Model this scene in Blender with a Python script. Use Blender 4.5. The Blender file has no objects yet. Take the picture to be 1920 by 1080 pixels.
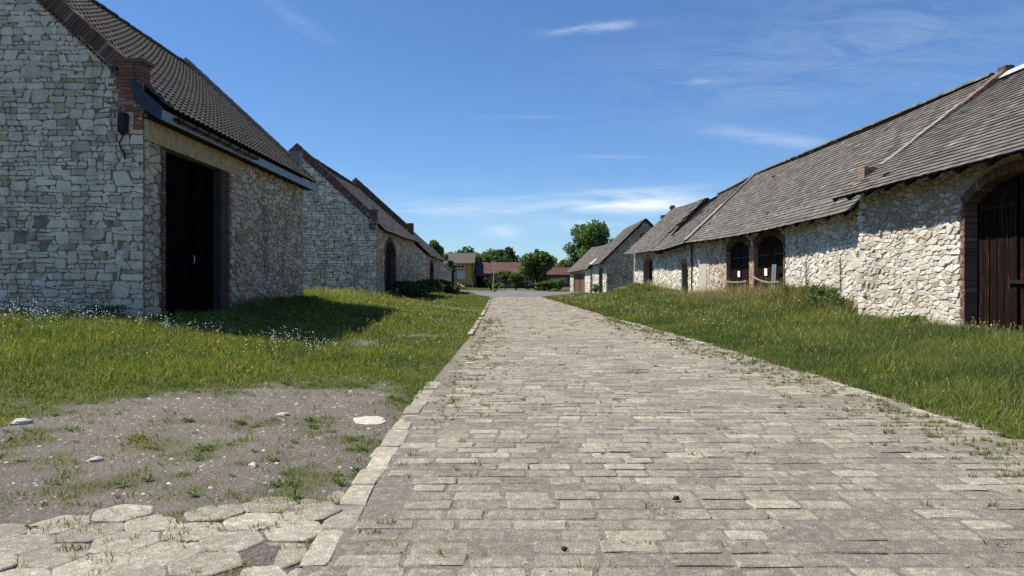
import bpy, math, random
import numpy as np
from mathutils import Vector, noise as mnoise
from mathutils.geometry import tessellate_polygon
random.seed(7); RNG = np.random.default_rng(11)
SC = bpy.context.scene; COL = SC.collection
ORG = {}
V = Vector
SUN = V((-.66, .10, 1.0)).normalized()

# ------------------------------------------------------------------ helpers
def sst(a, b, x):
    t = min(1.0, max(0.0, (x - a) / (b - a))); return t * t * (3 - 2 * t)
def lerp(a, b, t): return a + (b - a) * t
def pw(pts, x):
    if x <= pts[0][0]: return pts[0][1]
    for (a, p), (b, q) in zip(pts, pts[1:]):
        if x <= b: return lerp(p, q, (x - a) / (b - a))
    return pts[-1][1]
def nz(x, y, z=0.0): return mnoise.noise(V((x, y, z)))
def tag(o, label=None, cat=None, group=None, kind=None):
    if label: o['label'] = label
    if cat: o['category'] = cat
    if group: o['group'] = group
    if kind: o['kind'] = kind
    return o
def thing(name, label, cat, loc, group=None):
    o = bpy.data.objects.new(name, None); COL.objects.link(o)
    o.location = loc; o.empty_display_size = .3
    ORG[o.name] = V(loc); tag(o, label, cat, group)
    return o

class MB:
    """collects faces in world coordinates, links them as one mesh object"""
    def __init__(s): s.v = []; s.f = []; s.m = []; s.fl = {}
    def add(s, vs, fs, mi=0):
        n = len(s.v); s.v.extend([tuple(p) for p in vs])
        for f in fs: s.f.append([n + i for i in f]); s.m.append(mi)
    def box(s, c, ax, ay, az, mi=0):
        """c centre, ax/ay/az half-extent vectors"""
        c, ax, ay, az = V(c), V(ax), V(ay), V(az)
        vs = [c + ax*i + ay*j + az*k for k in (-1, 1) for j in (-1, 1) for i in (-1, 1)]
        s.add(vs, [(0,2,3,1), (4,5,7,6), (0,1,5,4), (2,6,7,3), (0,4,6,2), (1,3,7,5)], mi)
    def abox(s, x0, x1, y0, y1, z0, z1, mi=0):
        s.box(((x0+x1)/2, (y0+y1)/2, (z0+z1)/2), ((x1-x0)/2,0,0), (0,(y1-y0)/2,0), (0,0,(z1-z0)/2), mi)
    def tube(s, pts, rad, n=7, mi=0, cap=True):
        pts = [V(p) for p in pts]; rings = []
        if not isinstance(rad, (list, tuple)): rad = [rad] * len(pts)
        for i, p in enumerate(pts):
            d = (pts[min(i+1, len(pts)-1)] - pts[max(i-1, 0)]).normalized()
            a = d.cross(V((0,0,1)) if abs(d.z) < .9 else V((1,0,0))).normalized(); b = d.cross(a)
            rings.append([p + (a*math.cos(2*math.pi*k/n) + b*math.sin(2*math.pi*k/n)) * rad[i] for k in range(n)])
        vs = [p for r in rings for p in r]; fs = []
        for i in range(len(pts)-1):
            for k in range(n):
                fs.append((i*n+k, i*n+(k+1) % n, (i+1)*n+(k+1) % n, (i+1)*n+k))
        if cap: fs += [tuple(range(n)), tuple(range((len(pts)-1)*n, len(pts)*n))]
        s.add(vs, fs, mi)
    def build(s, name, mats, parent=None, smooth=False):
        me = bpy.data.meshes.new(name)
        o = V((0,0,0))
        if parent is not None: o = ORG[parent.name]
        me.from_pydata([(p[0]-o.x, p[1]-o.y, p[2]-o.z) for p in s.v], [], s.f)
        if not isinstance(mats, (list, tuple)): mats = [mats]
        for m in mats: me.materials.append(m)
        if len(mats) > 1: me.polygons.foreach_set('material_index', s.m)
        if smooth: me.polygons.foreach_set('use_smooth', [True]*len(s.f))
        me.update()
        ob = bpy.data.objects.new(name, me); COL.objects.link(ob)
        if parent is not None: ob.parent = parent
        ORG[ob.name] = o
        return ob
    def build_at(s, name, mats, loc, smooth=False):
        """a one-mesh thing whose origin is at loc"""
        l = V(loc); s.v = [tuple(V(p) - l) for p in s.v]
        ob = s.build(name, mats, None, smooth); ob.location = l; ORG[ob.name] = l
        return ob

# ------------------------------------------------------------------ materials
class NT:
    def __init__(s, name):
        s.m = bpy.data.materials.new(name); s.m.use_nodes = True
        s.t = s.m.node_tree; s.t.nodes.clear()
        s.out = s.n('ShaderNodeOutputMaterial')
    def n(s, ty, **kw):
        x = s.t.nodes.new(ty)
        for k, v in kw.items(): setattr(x, k, v)
        return x
    def l(s, a, b): s.t.links.new(a, b)
    def put(s, sock, v):
        if hasattr(v, 'is_output'): s.l(v, sock)
        elif isinstance(v, (tuple, list)) and sock.type == 'RGBA' and len(v) == 3: sock.default_value = (*v, 1)
        else: sock.default_value = v
    def coord(s, scale=(1,1,1), kind='Object'):
        tc = s.n('ShaderNodeTexCoord'); mp = s.n('ShaderNodeMapping')
        s.l(tc.outputs[kind], mp.inputs[0]); mp.inputs['Scale'].default_value = scale
        return mp.outputs[0]
    def noise(s, co, scale, detail=4, rough=.6, dist=0):
        x = s.n('ShaderNodeTexNoise'); s.l(co, x.inputs['Vector'])
        x.inputs['Scale'].default_value = scale; x.inputs['Detail'].default_value = detail
        x.inputs['Roughness'].default_value = rough; x.inputs['Distortion'].default_value = dist
        return x.outputs['Fac']
    def voro(s, co, scale, feat='F1', out='Distance'):
        x = s.n('ShaderNodeTexVoronoi', feature=feat); s.l(co, x.inputs['Vector'])
        x.inputs['Scale'].default_value = scale
        return x.outputs[out]
    def ramp(s, fac, stops, interp='LINEAR'):
        r = s.n('ShaderNodeValToRGB'); s.l(fac, r.inputs[0]); e = r.color_ramp.elements
        r.color_ramp.interpolation = interp
        while len(e) < len(stops): e.new(.5)
        for k, (p, c) in enumerate(stops):
            e[k].position = p; e[k].color = (*c, 1) if isinstance(c, (tuple, list)) else (c, c, c, 1)
        return r.outputs[0]
    def mix(s, fac, a, b, blend='MIX'):
        x = s.n('ShaderNodeMix', data_type='RGBA', blend_type=blend)
        s.put(x.inputs[0], fac); s.put(x.inputs[6], a); s.put(x.inputs[7], b)
        return x.outputs[2]
    def math(s, op, a, b=0.0, c=None, clamp=False):
        x = s.n('ShaderNodeMath', operation=op, use_clamp=clamp); s.put(x.inputs[0], a); s.put(x.inputs[1], b)
        if c is not None: s.put(x.inputs[2], c)
        return x.outputs[0]
    def island(s): return s.n('ShaderNodeNewGeometry').outputs['Random Per Island']
    def attr(s, name): return s.n('ShaderNodeAttribute', attribute_name=name).outputs['Fac']
    def bump(s, h, strength=.5, dist=.02):
        b = s.n('ShaderNodeBump'); b.inputs['Strength'].default_value = strength
        b.inputs['Distance'].default_value = dist; s.l(h, b.inputs['Height']); return b.outputs[0]
    def pbr(s, col, rough=.85, normal=None, metal=0.0, spec=.25):
        p = s.n('ShaderNodeBsdfPrincipled'); s.put(p.inputs['Base Color'], col); s.put(p.inputs['Roughness'], rough)
        p.inputs['Metallic'].default_value = metal; p.inputs['Specular IOR Level'].default_value = spec
        if normal is not None: s.l(normal, p.inputs['Normal'])
        s.l(p.outputs[0], s.out.inputs[0]); return s.m

M = {}
def stone_mat(name, stops, dark=.6, moss=None):
    t = NT(name); co = t.coord()
    c = t.ramp(t.island(), stops)
    n1 = t.noise(co, 3.0, 5, .65); n2 = t.noise(co, 22, 6, .7); n3 = t.noise(co, .45, 3, .6)
    c = t.mix(t.ramp(n1, [(.35, 0.0), (.68, 1.0)]), t.mix(1.0, c, (.74, .72, .69), 'MULTIPLY'), c)
    c = t.mix(t.ramp(n2, [(.3, .75), (.5, 0.0)]), c, t.mix(1.0, c, (dark, dark*.97, dark*.92), 'MULTIPLY'))
    c = t.mix(t.ramp(n3, [(.4, .0), (.72, .55)]), c, t.mix(1.0, c, (.66, .64, .60), 'MULTIPLY'))
    n5 = t.noise(t.coord((1.1, 1.1, .22)), .9, 5, .7, .4)      # run-off streaks and damp patches
    c = t.mix(t.ramp(n5, [(.50, .0), (.70, .75)]), c, t.mix(1.0, c, (.58, .55, .49), 'MULTIPLY'))
    return t.pbr(c, .92, t.bump(t.math('ADD', n2, t.math('MULTIPLY', n1, 1.5)), .8, .03))
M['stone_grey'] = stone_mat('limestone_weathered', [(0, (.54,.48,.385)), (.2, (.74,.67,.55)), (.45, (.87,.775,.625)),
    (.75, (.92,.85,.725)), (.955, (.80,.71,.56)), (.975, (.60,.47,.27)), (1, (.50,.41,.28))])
M['stone_rubble'] = stone_mat('limestone_rubble', [(0, (.43,.355,.255)), (.3, (.58,.50,.375)), (.6, (.70,.62,.48)),
    (.85, (.78,.70,.56)), (1, (.44,.35,.22))])
M['stone_cream'] = stone_mat('limestone_cream', [(0, (.48,.43,.345)), (.12, (.68,.645,.565)), (.5, (.77,.745,.68)),
    (.88, (.82,.80,.745)), (.96, (.62,.55,.43)), (1, (.50,.41,.28))], .55)
M['stone_ruddy'] = stone_mat('limestone_with_ruddy_stones', [(0, (.52,.35,.26)), (.2, (.55,.43,.34)), (.4, (.66,.62,.54)),
    (.75, (.74,.71,.65)), (.93, (.54,.44,.35)), (1, (.44,.27,.19))], .55)
def mortar_mat(name, c0, c1):
    t = NT(name); co = t.coord(); n = t.noise(co, 5, 6, .7); n2 = t.noise(co, 40, 4, .7)
    c = t.ramp(n, [(.3, c0), (.7, c1)])
    return t.pbr(c, .95, t.bump(n2, .7, .03))
M['mortar'] = mortar_mat('lime_mortar', (.12,.105,.085), (.30,.27,.225))
M['mortar_dark'] = mortar_mat('old_lime_mortar', (.13,.115,.095), (.25,.225,.19))
M['mortar_warm'] = mortar_mat('warm_lime_mortar', (.19,.165,.13), (.40,.36,.295))
M['plaster'] = mortar_mat('ochre_plaster', (.30,.235,.125), (.56,.455,.27))
M['render'] = mortar_mat('grey_render', (.38,.35,.30), (.52,.48,.42))
M['cement'] = mortar_mat('cement', (.20,.182,.155), (.33,.30,.26))
def brick_mat(name, a, b, c3):
    t = NT(name); co = t.coord(); n = t.noise(co, 14, 5, .7)
    c = t.ramp(t.island(), [(0, a), (.35, b), (.7, c3), (.9, b), (1, (.30,.25,.21))])
    c = t.mix(t.ramp(n, [(.4, 0.0), (.75, .6)]), c, (.16,.13,.11))
    return t.pbr(c, .9, t.bump(n, .6, .02))
M['brick'] = brick_mat('red_brick', (.15,.060,.042), (.22,.085,.057), (.29,.125,.085))
M['brick_shaded'] = brick_mat('shaded_red_brick', (.085,.042,.034), (.15,.065,.047), (.23,.105,.075))  # red brick darkened to carry the shade of the door reveals
M['brick_mixed'] = brick_mat('sunburnt_brick', (.16,.095,.072), (.22,.14,.105), (.28,.20,.155))
M['brick_dark'] = brick_mat('dark_brick', (.075,.045,.035), (.12,.06,.045), (.17,.085,.06))
M['brick_pale'] = brick_mat('weathered_brick', (.30,.15,.10), (.40,.23,.15), (.46,.30,.21))
def tile_mat(name, stops, lich=.35, lcol=(.42,.40,.34), rough=.85):
    t = NT(name); co = t.coord()
    c = t.ramp(t.island(), stops)
    n = t.noise(co, 1.1, 5, .65); n2 = t.noise(co, 30, 5, .7)
    c = t.mix(t.ramp(n, [(.45, 0.0), (.75, lich)]), c, lcol)
    c = t.mix(t.ramp(n2, [(.45, 0.0), (.7, .5)]), c, t.mix(1.0, c, (.55,.55,.55), 'MULTIPLY'))
    return t.pbr(c, rough, t.bump(n2, .4, .01))
M['tile_grey'] = tile_mat('grey_concrete_tile', [(0, (.088,.080,.070)), (.3, (.115,.106,.094)), (.6, (.140,.129,.115)), (.95, (.168,.155,.138)), (.99,(.20,.185,.165)), (1, (.33,.31,.28))], .24, (.19,.18,.16))
M['tile_brown'] = tile_mat('brown_concrete_tile', [(0, (.074,.064,.055)), (1, (.108,.094,.082))], .25, (.13,.118,.10), .75)
M['tile_dark'] = tile_mat('dark_old_tile', [(0, (.085,.073,.062)), (.5, (.118,.103,.088)), (1, (.15,.133,.115))], .25, (.19,.17,.14))
M['tile_red'] = tile_mat('red_clay_tile', [(0, (.095,.048,.042)), (.5, (.125,.064,.055)), (1, (.16,.088,.075))], .4, (.16,.115,.10))
M['roof_felt'] = tile_mat('brown_roof_sheet', [(0, (.085,.07,.06)), (1, (.10,.083,.07))], .2, (.13,.11,.09))
def wood_mat(name, dark, mid, light, lo=.35, hi=.75, spec=.2):
    t = NT(name); co = t.coord((9, 9, .5)); n = t.noise(co, 2.2, 6, .65, .3)
    isl = t.island()
    c = t.ramp(n, [(lo, dark), ((lo+hi)/2, mid), (hi, light)])
    c = t.mix(t.math('MULTIPLY', isl, .55), c, t.mix(1.0, c, (.45,.42,.42), 'MULTIPLY'))
    return t.pbr(c, .8, t.bump(n, .6, .02), spec=spec)
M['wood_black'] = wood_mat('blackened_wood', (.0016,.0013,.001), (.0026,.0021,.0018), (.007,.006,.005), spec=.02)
M['wood_brown'] = wood_mat('tarred_brown_wood', (.010,.006,.005), (.024,.013,.009), (.20,.090,.036), .44, .76, spec=.08)
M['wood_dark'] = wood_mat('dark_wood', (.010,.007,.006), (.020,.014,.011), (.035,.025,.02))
M['wood_grey'] = wood_mat('silvered_wood', (.16,.14,.12), (.26,.235,.20), (.38,.35,.31))
M['wood_rust'] = wood_mat('reddish_brown_boards', (.11,.065,.045), (.17,.10,.07), (.24,.15,.11))
def flat(name, c, rough=.6, metal=0.0, var=.25, sc=6):
    t = NT(name); co = t.coord(); n = t.noise(co, sc, 5, .65)
    col = t.mix(t.ramp(n, [(.35, 0.0), (.7, 1.0)]), tuple(x*(1-var) for x in c), tuple(min(1, x*(1+var)) for x in c))
    return t.pbr(col, rough, t.bump(n, .15, .01), metal)
M['fascia'] = flat('slate_blue_metal', (.22,.28,.34), .5)
M['fascia_dark'] = flat('dark_blue_metal', (.035,.045,.065), .5)
M['gutter'] = flat('black_gutter', (.022,.022,.025), .35)
M['iron'] = flat('dark_iron', (.02,.018,.017), .6)
M['galv'] = flat('galvanised_sheet', (.52,.56,.58), .4, .3)
M['grey_board'] = flat('grey_board', (.17,.185,.20), .7)
M['paper'] = flat('white_paper', (.8,.8,.78), .7, 0, .05)
M['post_grey'] = flat('grey_painted_post', (.055,.052,.044), .95)
M['white_frame'] = flat('white_window_frame', (.72,.72,.70), .5, 0, .06)
M['ochre'] = flat('ochre_wall_paint', (.50,.295,.085), .8, 0, .10)
M['darkwin'] = flat('dark_opening', (.012,.012,.012), .6)
M['house_wall'] = flat('grey_house_wall', (.17,.15,.13), .85)
M['pink_wall'] = flat('dusky_brick_wall', (.16,.105,.10), .85)
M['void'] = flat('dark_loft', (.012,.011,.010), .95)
M['pole'] = flat('bleached_pole_wood', (.36,.32,.265), .8)
t = NT('window_glass'); M['glass'] = t.pbr((.16,.19,.23), .08, None, 0, .5)
t = NT('window_curtain'); M['curtain'] = t.pbr((.42,.47,.52), .25, None, 0, .5)

def leaf_mat(name, a, b, c, tr=.35):
    t = NT(name); isl = t.island()
    col = t.ramp(isl, [(0, a), (.5, b), (1, c)])
    d = t.n('ShaderNodeBsdfDiffuse'); t.l(col, d.inputs[0])
    tl = t.n('ShaderNodeBsdfTranslucent'); t.l(t.mix(1.0, col, (1.15,1.25,.55), 'MULTIPLY'), tl.inputs[0])
    g = t.n('ShaderNodeBsdfGlossy'); g.inputs[0].default_value = (.5,.5,.5,1); g.inputs[1].default_value = .5
    m1 = t.n('ShaderNodeMixShader'); m1.inputs[0].default_value = tr; t.l(d.outputs[0], m1.inputs[1]); t.l(tl.outputs[0], m1.inputs[2])
    m2 = t.n('ShaderNodeMixShader'); m2.inputs[0].default_value = .04; t.l(m1.outputs[0], m2.inputs[1]); t.l(g.outputs[0], m2.inputs[2])
    t.l(m2.outputs[0], t.out.inputs[0]); return t.m
M['leaf'] = leaf_mat('green_leaves', (.055,.10,.024), (.085,.142,.035), (.13,.19,.054))
M['leaf_light'] = leaf_mat('light_green_leaves', (.08,.125,.030), (.115,.17,.045), (.16,.21,.07))
M['leaf_dark'] = leaf_mat('dark_green_leaves', (.028,.056,.015), (.045,.082,.022), (.070,.112,.032))
M['weed'] = leaf_mat('weed_leaves', (.05,.085,.018), (.08,.12,.03), (.115,.15,.05))
t = NT('bark'); co = t.coord((4,4,1)); n = t.noise(co, 5, 5, .7)
M['bark'] = t.pbr(t.ramp(n, [(.3, (.05,.04,.03)), (.7, (.13,.105,.08))]), .95, t.bump(n, .8, .03))
def grass_mat():
    t = NT('grass_blades'); isl = t.island(); dry = t.attr('dry')
    g = t.ramp(isl, [(0, (.064,.112,.030)), (.35, (.108,.168,.043)), (.7, (.158,.220,.060)), (.93, (.25,.26,.11)), (1, (.34,.31,.19))])
    d_ = t.ramp(isl, [(0, (.17,.145,.065)), (.5, (.27,.225,.12)), (1, (.38,.32,.19))])
    tone = t.attr('tone'); g = t.mix(tone, t.mix(1.0, g, (.62,.74,.80), 'MULTIPLY'), t.mix(1.0, g, (1.45,1.28,.95), 'MULTIPLY'))
    col = t.mix(dry, g, d_)
    d = t.n('ShaderNodeBsdfDiffuse'); t.l(col, d.inputs[0])
    tl = t.n('ShaderNodeBsdfTranslucent'); t.l(t.mix(1.0, col, (1.1,1.15,.6), 'MULTIPLY'), tl.inputs[0])
    m1 = t.n('ShaderNodeMixShader'); m1.inputs[0].default_value = .45; t.l(d.outputs[0], m1.inputs[1]); t.l(tl.outputs[0], m1.inputs[2])
    t.l(m1.outputs[0], t.out.inputs[0]); return t.m
M['grass'] = grass_mat()
M['straw'] = leaf_mat('pale_seed_heads', (.30,.26,.15), (.38,.33,.20), (.46,.41,.27), .3)
M['petal_white'] = flat('white_petals', (.80,.80,.74), .7, 0, .05)
M['petal_yellow'] = flat('yellow_petals', (.75,.58,.04), .7, 0, .05)
M['stem'] = flat('pale_green_stems', (.14,.18,.07), .8)
SKY_STR, SUN_STR, EXPO, SKY_TINT = .084, 4.3, 0.86, (.58, .73, .89)
# ------------------------------------------------------------------ masonry
def PT(F, u, v, d=0.0): return F[0] + F[1]*u + V((0,0,v)) + F[2]*d
def op(u0, u1, vs, va=None):
    """a doorway from the ground: sides u0..u1, springing vs, apex va"""
    va = vs if va is None else va
    o = dict(u0=u0, u1=u1, vs=vs, va=va)
    if va > vs:
        w = u1 - u0; r = va - vs; R = (w*w/4 + r*r)/(2*r); o.update(R=R, cu=(u0+u1)/2, cv=va-R)
    return o
def arch_v(o, u, extra=0.0):
    if o['va'] == o['vs']: return o['va'] + extra
    q = (o['R']+extra)**2 - (u-o['cu'])**2
    return o['cv'] + math.sqrt(q) if q > 0 else o['vs']
def arch_pts(o, n=12, extra=0.0):
    if o['va'] == o['vs']: return [(o['u0']-extra, o['vs']+extra), (o['u1']+extra, o['vs']+extra)]
    a = math.asin(min(1, (o['u1']-o['u0'])/2/o['R']))
    return [(o['cu']+(o['R']+extra)*math.sin(-a+2*a*k/n), o['cv']+(o['R']+extra)*math.cos(-a+2*a*k/n)) for k in range(n+1)]
def clip(poly, px, pv, nx, nv):
    """keep the side where (p-P).n <= 0"""
    out = []
    for i, a in enumerate(poly):
        b = poly[(i+1) % len(poly)]
        da = (a[0]-px)*nx + (a[1]-pv)*nv; db = (b[0]-px)*nx + (b[1]-pv)*nv
        if da <= 0: out.append(a)
        if (da < 0 < db) or (db < 0 < da):
            t = da/(da-db); out.append((a[0]+(b[0]-a[0])*t, a[1]+(b[1]-a[1])*t))
    return out
def cen(p): return (sum(a[0] for a in p)/len(p), sum(a[1] for a in p)/len(p))
def area(p): return .5*sum(p[i][0]*p[(i+1)%len(p)][1]-p[(i+1)%len(p)][0]*p[i][1] for i in range(len(p)))
def voronoi(u0, u1, v0, v1, cw, ch, jit=.48, big=.20, small=.22):
    k = ch/cw; nu = int((u1-u0)/cw)+1; nv = int((v1-v0)/ch)+1; P = {}
    for i in range(-2, nu+2):
        for j in range(-2, nv+2):
            if random.random() < big: continue
            P[i, j] = [((u0+(i+.5+(j % 2)*.5+random.uniform(-jit, jit))*cw)*k, v0+(j+.5+random.uniform(-jit, jit))*ch)]
            if random.random() < small: P[i, j].append(((u0+(i+1.0+(j % 2)*.5+random.uniform(-.2, .2))*cw)*k, v0+(j+1.0+random.uniform(-.2, .2))*ch))
    out = []
    for i, j, p in [(i, j, p) for (i, j), l in P.items() for p in l]:
        if i < -1 or j < -1 or i > nu or j > nv: continue
        poly = [(p[0]-2*ch, p[1]-2*ch), (p[0]+2*ch, p[1]-2*ch), (p[0]+2*ch, p[1]+2*ch), (p[0]-2*ch, p[1]+2*ch)]
        for a in range(-2, 3):
            for b in range(-2, 3):
                for q in P.get((i+a, j+b), ()):
                    if q is p: continue
                    poly = clip(poly, (p[0]+q[0])/2, (p[1]+q[1])/2, q[0]-p[0], q[1]-p[1])
                    if len(poly) < 3: break
                if len(poly) < 3: break
            if len(poly) < 3: break
        if len(poly) >= 3: out.append([(x/k, y) for x, y in poly])
    return out
def coursed(u0, u1, v0, v1, hmin=.10, hmax=.30, wav=.07, wide=(1.0, 3.4)):
    out = []; v = v0; r = 0; blocked = []
    sd = random.uniform(0, 99)
    hs = []
    while v < v1: h = random.triangular(hmin, hmax, hmin*1.35); hs.append((v, h)); v += h
    B = lambda r, u: hs[r][0] + (wav*(nz(u*1.1, r*3.7+sd)+.5*nz(u*2.9, r*5.1+sd)) if 0 < r < len(hs)-1 else 0)
    for r in range(len(hs)-1):
        nb = []; u = u0 - random.uniform(0, .3)
        blk = sorted(blocked)
        while u < u1:
            hit = next((b for b in blk if b[0]-.12 <= u < b[1]), None)
            if hit: u = hit[1]; continue
            h = hs[r][1]; w = h*random.uniform(*wide) if random.random() < .8 else h*random.uniform(.7, 1.3)
            w = min(w, .75)
            nxt = next((b for b in blk if b[0] > u), None)
            if nxt and u + w > nxt[0]-.1: w = nxt[0]-u
            top = r+1
            if random.random() < .17 and r < len(hs)-3 and w > .16:
                top = r+2; nb.append((u, u+w))
            e0 = random.gauss(0, .22)*min(h, .2); e1 = random.gauss(0, .22)*min(h, .2); J = lambda: random.gauss(0, .055)*h
            q = [(u-e0, B(r, u-e0)), (u+w*.5, B(r, u+w*.5)), (u+w-e1, B(r, u+w-e1)),
                 (u+w+e1, B(top, u+w+e1)), (u+w*.5, B(top, u+w*.5)), (u+e0, B(top, u+e0))]
            q = [(a_, b_+J()) for a_, b_ in q]
            if top == r+1 and h > .17 and random.random() < .38:      # two thin stones one on the other
                m = random.uniform(.35, .65); md = lambda a, b: (lerp(a[0], b[0], m), lerp(a[1], b[1], m))
                l, mm, rr = md(q[0], q[5]), md(q[1], q[4]), md(q[2], q[3])
                rr = (rr[0], rr[1]+random.gauss(0, .18)*h); l = (l[0], l[1]+random.gauss(0, .15)*h)
                out += [[q[0], q[1], q[2], rr, mm, l], [l, mm, rr, q[3], q[4], q[5]]]
            else: out.append(q)
            u += w
        blocked = nb
    return out
def add_stone(mb, F, poly, depth, bev, gap, mi, lod):
    gap *= random.uniform(.6, 1.9)
    if area(poly) < 0: poly = poly[::-1]
    c = cen(poly); n = len(poly)
    if not lod:
        q = []
        for i in range(n):
            a, b, d = poly[i-1], poly[i], poly[(i+1) % n]
            k1, k2 = random.uniform(.10, .30), random.uniform(.10, .30)
            q += [(lerp(b[0], a[0], k1), lerp(b[1], a[1], k1)), (lerp(b[0], d[0], k2), lerp(b[1], d[1], k2))]
        poly = [(x+random.uniform(-.006, .006), y+random.uniform(-.006, .006)) for x, y in q]; n = len(poly)
    rs = [max(.02, math.hypot(x-c[0], y-c[1])) for x, y in poly]
    sh = lambda g: [(c[0]+(p[0]-c[0])*max(.3, 1-g/r), c[1]+(p[1]-c[1])*max(.3, 1-g/r)) for p, r in zip(poly, rs)]
    tu, tv = random.gauss(0, .09), random.gauss(0, .09); d = depth*random.uniform(.5, 1.25)
    r0 = sh(gap); r1 = sh(gap*1.3); r2 = sh(gap*1.3+bev)
    H = lambda p, base: max(.006, base + (p[0]-c[0])*tu + (p[1]-c[1])*tv)
    vs = [PT(F, p[0], p[1], -.02) for p in r0] + [PT(F, p[0], p[1], H(p, d*.62)) for p in r1] + [PT(F, p[0], p[1], H(p, d)) for p in r2]
    fs = []
    for i in range(n):
        j = (i+1) % n
        fs += [(i, j, n+j, n+i), (n+i, n+j, 2*n+j, 2*n+i)]
    fs.append(tuple(range(2*n, 3*n)))
    mb.add(vs, fs, mi)
def lay_stones(mb, F, polys, planes, ops, depth=.035, bev=.02, gap=.010, mi=1, lod=False, m=.16, drop=.0, holes=()):
    for p in polys:
        for pl in planes:
            p = clip(p, *pl)
            if len(p) < 3: break
        if len(p) < 3 or abs(area(p)) < .0035: continue
        c = cen(p); ok = True
        for o in ops:
            um, uM = min(a[0] for a in p), max(a[0] for a in p); vm = min(a[1] for a in p)
            if uM <= o['u0']-m or um >= o['u1']+m or vm >= o['va']+m*1.9: continue
            if o['u0']-m < c[0] < o['u1']+m:
                top = arch_v(o, min(max(c[0], o['u0']), o['u1'])) + m*1.5
                if c[1] < top: ok = False; break
                if o['va'] > o['vs']:
                    dx, dv = c[0]-o['cu'], c[1]-o['cv']; L = math.hypot(dx, dv); R = o['R']+m*1.8
                    if L < R: ok = False; break
                    p = clip(p, o['cu']+dx/L*R, o['cv']+dv/L*R, -dx, -dv)
                else: p = clip(p, 0, o['va']+m, 0, -1)
            elif c[0] <= o['u0']-m: p = clip(p, o['u0']-m, 0, 1, 0)
            else: p = clip(p, o['u1']+m, 0, -1, 0)
            if len(p) < 3: ok = False; break
            c = cen(p)
        if not ok or abs(area(p)) < .003: continue
        if random.random() < drop: continue
        add_stone(mb, F, p, depth, bev, gap, mi, lod)
def wall_sheet(mb, F, uL, uR, vb, top, ops, reveal=.35, mi=0, rmi=0):
    """flat masonry face with notched doorways and their reveals; top: chain of (u,v) from uL to uR"""
    pts = [(uL, vb)]
    for o in sorted(ops, key=lambda o: o['u0']):
        ch = [(o['u0'], vb)] + ([] if o['va'] > o['vs'] else []) + arch_pts(o) + [(o['u1'], vb)]
        pts += ch
        vs = []; fs = []
        for a in ch: vs += [PT(F, *a, 0), PT(F, *a, -reveal)]
        for i in range(len(ch)-1): fs.append((2*i, 2*i+1, 2*i+3, 2*i+2))
        mb.add(vs, fs, rmi)
    pts.append((uR, vb)); pts += list(top)[::-1]
    # drop duplicates
    q = []
    for p in pts:
        if not q or math.hypot(p[0]-q[-1][0], p[1]-q[-1][1]) > 1e-4: q.append(p)
    tris = tessellate_polygon([[V((u, v, 0)) for u, v in q]])
    mb.add([PT(F, u, v, 0) for u, v in q], [tuple(t) for t in tris], mi)
def brick(mb, F, u, v, du, dv, d0, d1, ang=0.0, mi=0, j=.004):
    """brick centred at u,v with half sizes, from depth d0 to d1, turned by ang in the wall plane"""
    ca, sa = math.cos(ang), math.sin(ang)
    U2 = F[1]*ca + V((0,0,1))*sa; V2 = V((0,0,1))*ca - F[1]*sa
    d1 += random.uniform(-j*2, j*2)
    mb.box(PT(F, u+random.uniform(-j, j), v+random.uniform(-j, j), (d0+d1)/2), U2*du, V2*dv, F[2]*((d1-d0)/2), mi)
def jamb(mb, F, o, side, vb, d0=-.30, d1=.045, long=.27, short=.14, h=.085, gone=.0, mi=0):
    v = vb; k = 0; top = o['vs']
    while v < top:
        w = long if (k//2) % 2 == 0 else short
        if random.random() > gone:
            e = o['u0'] if side < 0 else o['u1']; uu = e + side*(w/2-.012)
            if w > .2 and random.random() < .6:
                for q in (-1, 1): brick(mb, F, uu+q*w/4, v+h/2, w/4-.006, h/2-.006, d0, d1, 0, mi)
            else: brick(mb, F, uu, v+h/2, w/2-.004, h/2-.006, d0, d1, random.uniform(-.01, .01), mi)
        v += h; k += 1
def arch_ring(mb, F, o, d0=-.28, d1=.05, length=.27, th=.083, gap=.0, mi=0):
    a = math.asin(min(1, (o['u1']-o['u0'])/2/o['R'])); n = int(2*a*(o['R']+length/2)/th)
    for k in range(n+1):
        an = -a + 2*a*k/n; R = o['R']+length/2+gap-.012
        brick(mb, F, o['cu']+R*math.sin(an), o['cv']+R*math.cos(an), th/2-.007, length/2, d0, d1, -an, mi, .006)
def door_leaf(root, F, u0, u1, o, vb, d, mat, pw_=.16, extra=.06, th=.035, ajar=None):
    mb = MB(); u = u0
    while u < u1-.02:
        w = min(pw_*random.uniform(.75, 1.25), u1-u)
        top = max(arch_v(o, min(max(u, o['u0']), o['u1'])), arch_v(o, min(max(u+w, o['u0']), o['u1'])), arch_v(o, u+w/2)) + extra
        dd = d + random.uniform(-.012, .012); b = vb + random.uniform(-.02, .03)
        g = random.uniform(.003, .008)
        mb.box(PT(F, u+w/2, (b+top)/2, dd), F[1]*(w/2-g), V((0,0,(top-b)/2)), F[2]*(th/2))
        u += w
    return mb.build('door', mat, root)
def strap(par, F, u0, u1, v, d, mat='iron', hh=.035, name='hinge'):
    mb = MB(); mb.box(PT(F, (u0+u1)/2, v, d), F[1]*((u1-u0)/2), V((0,0,hh)), F[2]*.012)
    for k in range(3): mb.box(PT(F, lerp(u0, u1, (k+.5)/3), v, d+.014), F[1]*.015, V((0,0,.015)), F[2]*.006)
    return mb.build(name, M[mat], par)

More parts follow.
